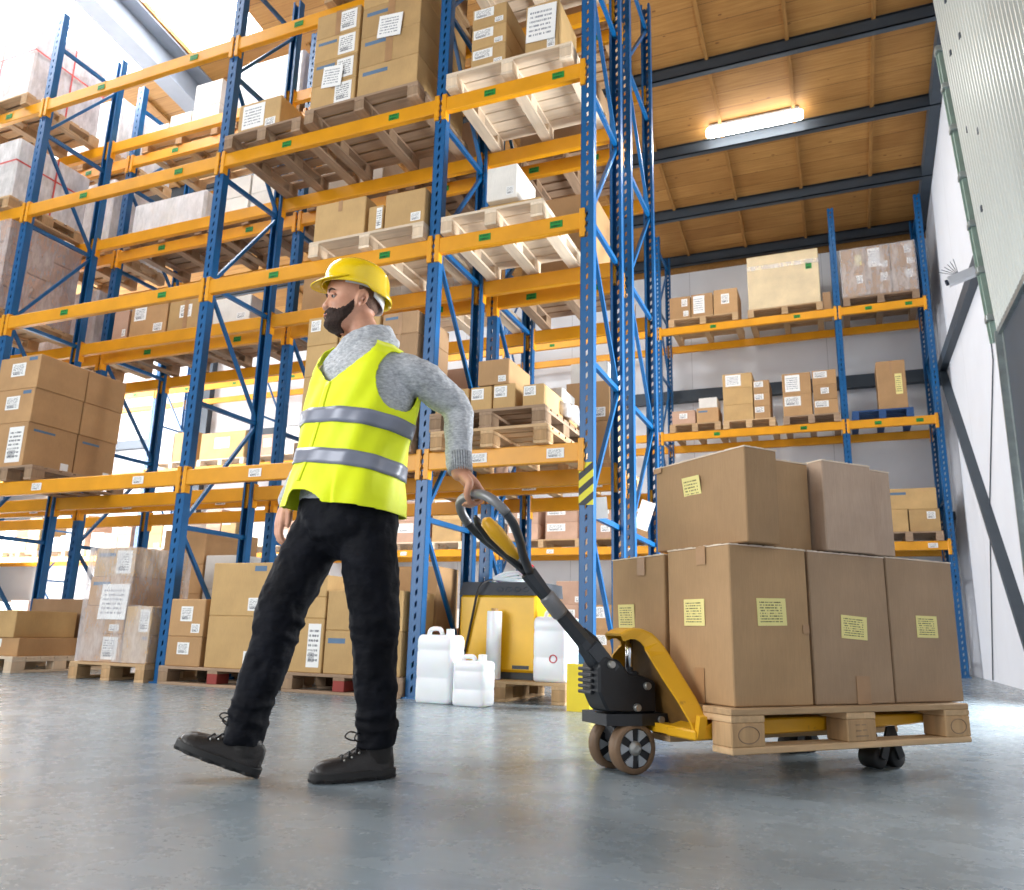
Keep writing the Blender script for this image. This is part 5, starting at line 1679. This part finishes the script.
# right hand hanging, fingers slightly curled
hd = (Vector((-0.228, 0.135, 0.83)) - WR_R).normalized()
hs = Vector((0.55, -0.83, 0)).normalized()        # across the palm, towards the thumb side
hs = (hs - hd * hs.dot(hd)).normalized()
hn = hd.cross(hs).normalized()
if hn.x < 0: hn = -hn                             # palm faces the thigh
for k, (o_, ln) in enumerate(((0.030, 0.92), (0.010, 1.0), (-0.010, 0.95), (-0.029, 0.76))):
    k0 = WR_R + hd * 0.092 + hs * o_
    chain(body, [WR_R + hd * 0.005 + hs * o_ * 0.55, WR_R + hd * 0.05 + hs * o_ * 0.9 - hn * 0.003, k0], [0.016, 0.0155, 0.0125], 10)
    chain(body, [k0, k0 + hd * 0.040 * ln + hn * 0.007, k0 + hd * 0.062 * ln + hn * 0.024, k0 + hd * 0.070 * ln + hn * 0.043], [0.0105, 0.0095, 0.0085, 0.0072], 10)
t0 = WR_R + hd * 0.028 + hs * 0.026
chain(body, [t0 - hs * 0.010, t0 + hd * 0.020 + hs * 0.020 + hn * 0.006, t0 + hd * 0.048 + hs * 0.026 + hn * 0.014, t0 + hd * 0.072 + hs * 0.022 + hn * 0.018], [0.015, 0.0125, 0.0105, 0.0085], 10)
man = fuse(body, 'body', SKIN, person, 0.0045, 3)

# eyes, brows, beard, hair
for s in (1, -1):
    b = MB(); b.smooth = True
    b.lathe([(0.0001, -0.0115)] + [(0.0115 * math.sin(math.radians(a)), -0.0115 * math.cos(math.radians(a))) for a in range(15, 180, 15)] + [(0.0001, 0.0115)], 16)
    ey = b.build('eye', M['eyewhite'], person)
    ey.location = hp(0.0715, s * 0.031, -0.001)
    b = MB(); b.smooth = True
    c = hp(0.0715, s * 0.031, -0.001); dI = (FH + LH * 0.0).normalized()
    b.tube([c + dI * 0.0085, c + dI * 0.0118], [0.0078, 0.0068], 14)
    ir = b.build('iris', M['iris'], ey); ir.location = -ey.location
    b = MB(); b.smooth = True
    b.tube([hp(0.0895 - 0.0, s * 0.012, 0.0175), hp(0.0925, s * 0.024, 0.0215), hp(0.088, s * 0.038, 0.0225), hp(0.077, s * 0.050, 0.0165)], [0.0028, 0.0042, 0.0038, 0.0018], 8)
    b.build('eyebrow', BEARD, person)
    b = MB(); b.smooth = True                      # upper lid
    b.tube([hp(0.082, s * 0.018, 0.001), hp(0.0845, s * 0.027, 0.0055), hp(0.082, s * 0.037, 0.0045), hp(0.073, s * 0.045, -0.001)], [0.003, 0.0048, 0.0048, 0.003], 8)
    b.build('eyelid', SKIN, person)
def beard_top(a):                                  # a: degrees off the middle of the face
    a = abs(a)
    if a < 20: return -0.0440
    if a < 48: return -0.0440 - 0.010 * (a - 20) / 28
    if a < 70: return -0.0540 + 0.0135 * (a - 48) / 22
    return -0.0405 + 0.045 * min(1.0, (a - 70) / 14)
bd = MB(); bd.smooth = True
cols, rows = 60, 22
outer, inner = [], []
for i in range(cols + 1):
    a = -91 + 182 * i / cols
    top = beard_top(a)
    bot = -0.140 if abs(a) < 55 else -0.140 + 0.085 * min(1, (abs(a) - 55) / 36)
    for j in range(rows + 1):
        w = bot + (top - bot) * j / rows + (0.0022 * math.sin(a * 2.7) * (j / rows) ** 4)
        edge = min(1.0, j / 5.0, (rows - j) / (3.5 if abs(a) < 45 else 6.0), (cols - i) / 6.0, i / 6.0)
        th = 0.0130 * (edge ** 0.5) * (1 + 0.22 * math.sin(a * 1.9 + j * 2.3) * math.sin(j * 1.7 - a)) * (1.0 if abs(a) < 70 else 0.55)
        if abs(a) < 17 and -0.0745 < w < -0.0655: th *= 0.45     # the mouth
        wq = max(w, -0.124)
        p = head_pt(math.radians(a), wq, th - 0.004)
        p.z += (w - wq) * 0.85
        if w < -0.124:
            p = p - FH * 0.012 * ((-0.124 - w) / 0.02)
        outer.append(p)
for i in range(cols):
    for j in range(rows):
        bd.f.append((i * (rows + 1) + j, (i + 1) * (rows + 1) + j, (i + 1) * (rows + 1) + j + 1, i * (rows + 1) + j + 1)); bd.m.append(0); bd.sm.append(True)
bd.v = [tuple(p) for p in outer]
be = bd.build('beard', BEARD, person)
so = be.modifiers.new('thick', 'SOLIDIFY'); so.thickness = 0.010; so.offset = -1
b = MB(); b.smooth = True
b.tube([hp(0.092, -0.016, -0.071), hp(0.0985, 0, -0.0705), hp(0.092, 0.016, -0.071)], [0.002, 0.0038, 0.002], 8)
b.build('lips', M['lip'], person)
hr = MB(); hr.smooth = True
rings = []
for j in range(10):
    w = -0.045 + 0.125 * j / 9
    row = []
    for i in range(41):
        lim = 84 if w > -0.012 else 84 + (-0.012 - w) / 0.033 * 46
        a = lim + (360 - 2 * lim) * i / 40
        row.append(head_pt(math.radians(a), w, 0.0022 if 0 < i < 40 and j > 0 else -0.001))
    rings.append(row)
hr.loft(rings, cap=False, closed=False)
ho = hr.build('hair', STUBBLE, person)

# ---- helmet
hel = Matrix.Translation(HC + Vector((0, 0, 0.058)) - FH * 0.002) @ Matrix(((FH.x, LH.x, 0, 0), (FH.y, LH.y, 0, 0), (0, 0, 1, 0), (0, 0, 0, 1))) @ Matrix.Rotation(math.radians(-6), 4, 'Y')
def hm(u, v, w): return hel @ Vector((u * 0.93, v * 0.95, w * (0.86 if w > 0 else 1.0)))
b = MB(); b.smooth = True
rings = []
prof = [(1.06, -0.022), (1.05, -0.010), (1.0, 0.004), (0.99, 0.025), (0.955, 0.052), (0.89, 0.077), (0.78, 0.096), (0.62, 0.110), (0.42, 0.119), (0.2, 0.123), (0.02, 0.124)]
for s_, w in prof:
    ring = []
    for k in range(48):
        t = math.tau * k / 48
        rdg = 0.004 * math.exp(-(math.sin(t) / 0.28) ** 2) if s_ < 1.0 else 0
        back = 0.012 if (w < 0 and math.cos(t) < -0.2) else 0.0
        ring.append(hm((0.131 + rdg) * s_ * math.cos(t) - back - 0.012, (0.108) * s_ * math.sin(t), w + rdg + (-0.016 if back else 0.0)))
    rings.append(ring)
b.loft(rings, cap=False)
cap_ = b.build('helmet_shell', M['helmet'], person)
so = cap_.modifiers.new('thick', 'SOLIDIFY'); so.thickness = 0.003; so.offset = -1
b = MB(); b.smooth = True
rows_ = []
for r_ in (0.0, 0.35, 0.7, 0.92, 1.0):
    row = []
    for k in range(25):
        t = math.radians(-64 + 128 * k / 24)
        u = 0.1215 * math.cos(t) - 0.012; v = 0.108 * math.sin(t)
        ext = 0.058 * max(0.0, math.cos(t * 1.35)) ** 0.7 * r_
        row.append(hm(u + ext, v * (1 + 0.06 * r_), 0.004 - (0.030 * r_ + 0.012 * r_ * r_) * max(0.0, math.cos(t * 1.35)) ** 0.7))
    rows_.append(row)
b.loft(rows_, cap=False, closed=False)
br = b.build('helmet_brim', M['helmet'], person)
so = br.modifiers.new('thick', 'SOLIDIFY'); so.thickness = 0.004; so.offset = 0
b = MB(); b.smooth = True
b.loft([[hm(0.108 * math.cos(t) - 0.012, 0.088 * math.sin(t), w) for t in [math.radians(55 + 250 * k / 36) for k in range(37)]] for w in (0.004, -0.018)], cap=False, closed=False)
wb = b.build('helmet_band', M['webbing'], person)
so = wb.modifiers.new('thick', 'SOLIDIFY'); so.thickness = 0.002
b = MB(); b.smooth = True
b.loft([[hm(-0.120 * math.cos(t) - 0.012, 0.098 * math.sin(t), w * (0.6 + 0.4 * math.cos(t * 1.3))) for t in [math.radians(-62 + 124 * k / 20) for k in range(21)]] for w in (-0.012, -0.05, -0.072)], cap=False, closed=False)
nb_ = b.build('nape_strap', M['webbing'], person)
so = nb_.modifiers.new('thick', 'SOLIDIFY'); so.thickness = 0.002

# ---- sweater
sw = MB()
torso_loft(sw, [0.895, 0.93, 1.02, 1.12, 1.22, 1.31, 1.37, 1.415, 1.45, 1.48], lambda z: 0.013)
chain(sw, [SH_L - LT * 0.03, SH_L.lerp(EL_L, 0.30) + Vector((0.01, 0, 0.016)), SH_L.lerp(EL_L, 0.72) + Vector((0.004, 0, 0.012)), EL_L + Vector((0.004, 0, 0.0)), EL_L.lerp(WR_L, 0.35) + Vector((0.006, 0, 0)), EL_L.lerp(WR_L, 0.75), WR_L + Vector((0, 0, 0.012))],
      [0.070, 0.069, 0.062, 0.057, 0.052, 0.045, 0.040], 20, blunt=True)
chain(sw, [SH_R + LT * 0.03, SH_R.lerp(EL_R, 0.4), EL_R, EL_R.lerp(WR_R, 0.5), WR_R], [0.072, 0.064, 0.055, 0.048, 0.039], 18)
# folded cowl of the hood
for (cx, cz, rx, ry, tilt, tr_) in ((0.072, 1.490, 0.090, 0.084, 0.42, 0.022), (0.068, 1.514, 0.084, 0.078, 0.45, 0.018), (0.078, 1.468, 0.098, 0.092, 0.36, 0.022)):
    ring = []
    for k in range(25):
        t = math.tau * k / 24
        ring.append((cx + rx * math.cos(t), ry * math.sin(t), cz + tilt * rx * math.cos(t)))
    sw.tube(ring, tr_, 10)
sweat = fuse(sw, 'sweater', KNIT, person, 0.006, 3, [(0.06, 0.012), (0.02, 0.004)])
for c, d_, r_ in ((WR_L + Vector((0.001, 0, 0.036)), (EL_L - WR_L).normalized(), 0.0415),):
    b = MB(); b.smooth = True
    for k in range(30):
        t = math.tau * k / 30
        a1 = d_.cross(Vector((1, 0, 0))).normalized(); a2 = d_.cross(a1)
        q = c + a1 * (r_ * math.cos(t)) + a2 * (r_ * math.sin(t))
        b.tube([q - d_ * 0.036, q + d_ * 0.036], 0.0026, 5)
    b.build('ribbed_cuff', KNIT, sweat)

# ---- trousers
tr = MB()
torso_loft(tr, [0.705, 0.72, 0.745, 0.78, 0.81, 0.84, 0.88, 0.915], lambda z: 0.010 if z > 0.80 else 0.010 - 0.095 * ((0.80 - z) / 0.095) ** 1.5)
chain(tr, [HIP_R + Vector((0.0, 0, 0.01)), HIP_R.lerp(KN_R, 0.45) + Vector((-0.012, 0, 0)), KN_R + Vector((-0.006, 0, 0.02)), KN_R.lerp(AN_R, 0.18), KN_R.lerp(AN_R, 0.5), KN_R.lerp(AN_R, 0.8), AN_R + Vector((0.002, 0, -0.035))], [0.100, 0.095, 0.083, 0.075, 0.071, 0.064, 0.067], 22, blunt=True)
chain(tr, [HIP_L + Vector((0.0, 0, 0.01)), HIP_L.lerp(KN_L, 0.45), KN_L + Vector((0, 0, 0.02)), KN_L.lerp(AN_L, 0.18), KN_L.lerp(AN_L, 0.5), KN_L.lerp(AN_L, 0.8), AN_L + Vector((0, 0, -0.020))], [0.101, 0.097, 0.084, 0.077, 0.072, 0.064, 0.066], 22, blunt=True)
for an, kn in ((AN_R, KN_R), (AN_L, KN_L)):        # slack folds above the boots and behind the knees
    ax = (kn - an).normalized()
    for h_, r_ in ((0.055, 0.060), (0.10, 0.060)):
        c = an + ax * h_
        a1 = ax.cross(Vector((0, 1, 0))).normalized(); a2 = ax.cross(a1)
        tr.tube([c + a1 * (r_ * math.cos(t)) + a2 * (r_ * math.sin(t)) + ax * 0.012 * math.sin(t * 1 + h_ * 40) for t in [math.tau * k / 20 for k in range(21)]], 0.014, 8)
    c = kn - ax * 0.03
    for h_ in (0.0, 0.045):
        c = kn - ax * h_
        tr.tube([c + a1 * (0.072 * math.cos(t)) + a2 * (0.072 * math.sin(t)) + ax * 0.014 * math.sin(t + h_ * 30) for t in [math.tau * k / 20 for k in range(21)]], 0.012, 8)
trousers = fuse(tr, 'trousers', DENIM, person, 0.007, 4, [(0.07, 0.018), (0.025, 0.006)])

# ---- hi-vis vest
def vest_pt(phi, z, extra=0.0):
    k = max(0.0, min(1.0, (1.30 - z) / 0.4))
    fold = 0.006 * math.sin(phi * 5 + z * 9) * k + 0.003 * math.sin(phi * 11 - z * 23)
    zz = min(z, 1.478)
    p = torso_pt(phi, zz, 0.030 + 0.010 * k + fold + extra, 0.030 + 0.026 * k + fold + extra)
    p.x -= 0.018 * k
    if z < 1.0:
        q = torso_pt(phi, zz); q.x -= 0.018 * k
        p += (p - q).normalized() * 0.014 * min(1.0, (1.0 - z) / 0.08) * (1.0 if math.sin(phi) > 0.45 or math.cos(phi) < -0.3 else 0.0)
    if z > 1.478: p.z += (z - 1.478)
    return p
def vest_keep(phi, z):
    d = math.degrees(phi)
    while d > 180: d -= 360
    while d < -180: d += 360
    # V neck, opening to the sides of the neck
    if z > 1.300 and abs(d - 2) < 58 * ((z - 1.300) / 0.180): return False
    if z > 1.480: return False
    for s in (90, -90):
        q = (d - s)
        if ((q + (6 if s > 0 else -6)) / 31.0) ** 2 + ((z - 1.335) / 0.105) ** 2 < 1: return False
    hem = 0.872 + 0.004 * math.sin(d / 20)
    if abs(d + 8) < 24: hem += 0.045 * math.cos(math.radians((d + 8) / 24 * 90)) ** 0.8
    return z > hem
NP, NZ = 280, 180
zs = [0.862 + (1.484 - 0.862) * j / NZ for j in range(NZ + 1)]
vb = MB(); vb.smooth = True
vi = {}
def vid(i, j):
    i %= NP
    if (i, j) not in vi:
        vi[i, j] = len(vb.v); vb.v.append(tuple(vest_pt(math.tau * i / NP, zs[j])))
    return vi[i, j]
for i in range(NP):
    for j in range(NZ):
        if vest_keep(math.tau * (i + 0.5) / NP, (zs[j] + zs[j + 1]) / 2):
            vb.f.append((vid(i, j), vid(i + 1, j), vid(i + 1, j + 1), vid(i, j + 1))); vb.m.append(0); vb.sm.append(True)
vest = vb.build('safety_vest', VEST, person)
ms = vest.modifiers.new('soft', 'SMOOTH'); ms.factor = 0.5; ms.iterations = 5
so = vest.modifiers.new('thick', 'SOLIDIFY'); so.thickness = 0.004; so.offset = 1
for zc_ in (1.180, 1.035):
    b = MB(); b.smooth = True
    b.loft([[vest_pt(math.tau * k / 200, z, 0.0065) for k in range(200)] for z in (zc_ - 0.027, zc_ - 0.013, zc_, zc_ + 0.013, zc_ + 0.027)], cap=False)
    rb = b.build('reflective_band', M['reflective'], vest)
    so = rb.modifiers.new('thick', 'SOLIDIFY'); so.thickness = 0.002; so.offset = 1
b = MB(); b.smooth = True                         # overlapping front edge
b.loft([[vest_pt(math.radians(2 - 10 * (1.3 - z) / 0.36 + o), z, 0.0045) for o in (-2, -0.7, 0.7, 2)] for z in [0.94 + 0.36 * k / 16 for k in range(17)]], cap=False, closed=False)
pk = b.build('front_placket', VEST, vest)
so = pk.modifiers.new('thick', 'SOLIDIFY'); so.thickness = 0.003; so.offset = 1

# ---- boots
def boot(an, d2, pitch, name_loop, shin):
    ang = math.atan2(d2[1], d2[0])
    heel = Vector((-0.078, 0, 0))
    base = Matrix.Translation(Vector((an.x, an.y, 0.002))) @ Matrix.Rotation(ang, 4, 'Z') @ Matrix.Translation(heel) @ Matrix.Rotation(-pitch, 4, 'Y') @ Matrix.Translation(-heel)
    def T(p): return base @ (Vector(p) * 0.93)
    SEC = [(-0.080, 0.012, 0.070, 0.03), (-0.074, 0.026, 0.096, 0.03), (-0.050, 0.036, 0.112, 0.03), (-0.02, 0.040, 0.125, 0.028), (0.02, 0.041, 0.122, 0.028), (0.055, 0.042, 0.104, 0.028), (0.09, 0.046, 0.088, 0.028), (0.125, 0.050, 0.076, 0.028), (0.16, 0.050, 0.072, 0.028), (0.188, 0.043, 0.066, 0.028), (0.205, 0.030, 0.055, 0.03), (0.212, 0.014, 0.045, 0.032)]
    mb = MB()
    rings = []
    for x, hw, zt, zb_ in SEC:
        ring = []
        for k in range(20):
            t = math.tau * k / 20
            c, s = math.cos(t), math.sin(t)
            yy = hw * math.copysign(abs(c) ** 0.7, c)
            if s > 0: zz_ = zb_ + (zt - zb_) * (abs(s) ** 0.85); yy *= (1 - 0.35 * s)
            else: zz_ = zb_ - 0.006 * abs(s) ** 0.5
            ring.append(T((x, yy, zz_)))
        rings.append(ring)
    mb.loft(rings)
    lo_ = T((-0.020, 0, 0.055))
    fx, fy = Vector((math.cos(ang), math.sin(ang), 0)), Vector((-math.sin(ang), math.cos(ang), 0))
    mb.loft([[lo_.lerp(shin, q) + fx * (rx_ * math.cos(t)) + fy * (ry_ * math.sin(t)) for t in [math.tau * k / 20 for k in range(20)]] for q, rx_, ry_ in ((0.0, 0.050, 0.036), (0.45, 0.053, 0.042), (0.8, 0.053, 0.045), (1.0, 0.050, 0.044))])
    bo = fuse(mb, 'boot', M['boot'], person, 0.005, 3)
    s = MB()
    outl = []
    for k in range(72):
        t = math.tau * k / 72
        x = 0.067 + 0.155 * math.cos(t)
        hw = 0.044 if x < 0.02 else 0.044 + 0.011 * math.sin(min(1, (x - 0.02) / 0.2) * math.pi * 0.72)
        y = hw * math.copysign(abs(math.sin(t)) ** 0.62, math.sin(t))
        outl.append((x, y))
    rings = []
    for z_, g in ((0.0, -0.003), (0.010, 0.0), (0.0105, 0.001), (0.030, 0.001), (0.034, -0.003)):
        rings.append([T((x + (g + (0.004 * (1 if (k // 3) % 2 else -1) if z_ < 0.0104 else 0)) * math.cos(math.tau * k / 72), y + (g + (0.004 * (1 if (k // 3) % 2 else -1) if z_ < 0.0104 else 0)) * math.sin(math.tau * k / 72), z_)) for k, (x, y) in enumerate(outl)])
    s.loft(rings)
    s.build('sole', M['sole'], bo)
    for k in range(4):
        x = 0.035 + 0.026 * k
        zt = interp([(q[0], q[2]) for q in SEC], x)[0]
        for sg in (1, -1):
            l_ = MB(); l_.smooth = True
            l_.tube([T((x - 0.011 * sg, -0.026, zt - 0.012)), T((x, 0, zt + 0.004)), T((x + 0.011 * sg, 0.026, zt - 0.012))], 0.0028, 6)
            l_.build('lace', M['lace'], bo)
        for sg in (1, -1):
            e_ = MB(); e_.smooth = True
            e_.tube([T((x, sg * 0.027, zt - 0.013)), T((x, sg * 0.031, zt - 0.010))], 0.0035, 8)
            e_.build('eyelet', M['bolt'], bo)
    for sg, ln in ((1, name_loop), (-1, 0.6 * name_loop)):
        l_ = MB(); l_.smooth = True
        pts = [Vector(p) for p in ((0.03, 0.0, 0.135), (0.055, -0.012 * sg, 0.150), (0.055 + 0.055 * ln, -0.024 * sg, 0.155), (0.062 + 0.065 * ln, -0.030 * sg, 0.138), (0.05 + 0.035 * ln, -0.022 * sg, 0.126), (0.032, -0.004 * sg, 0.130))]
        l_.tube([T(p) for p in smooth_path(pts, 5)], 0.0026, 6)
        l_.build('lace', M['lace'], bo)
    return bo
boot(Vector((-0.252, -0.035, 0)), (-0.995, -0.10), math.radians(19), 1.0, AN_R + Vector((0.004, 0, 0.015)))
boot(Vector((0.186, 0.015, 0)), (-0.86, -0.51), 0.0, 0.5, AN_L + Vector((0.004, 0, 0.025)))
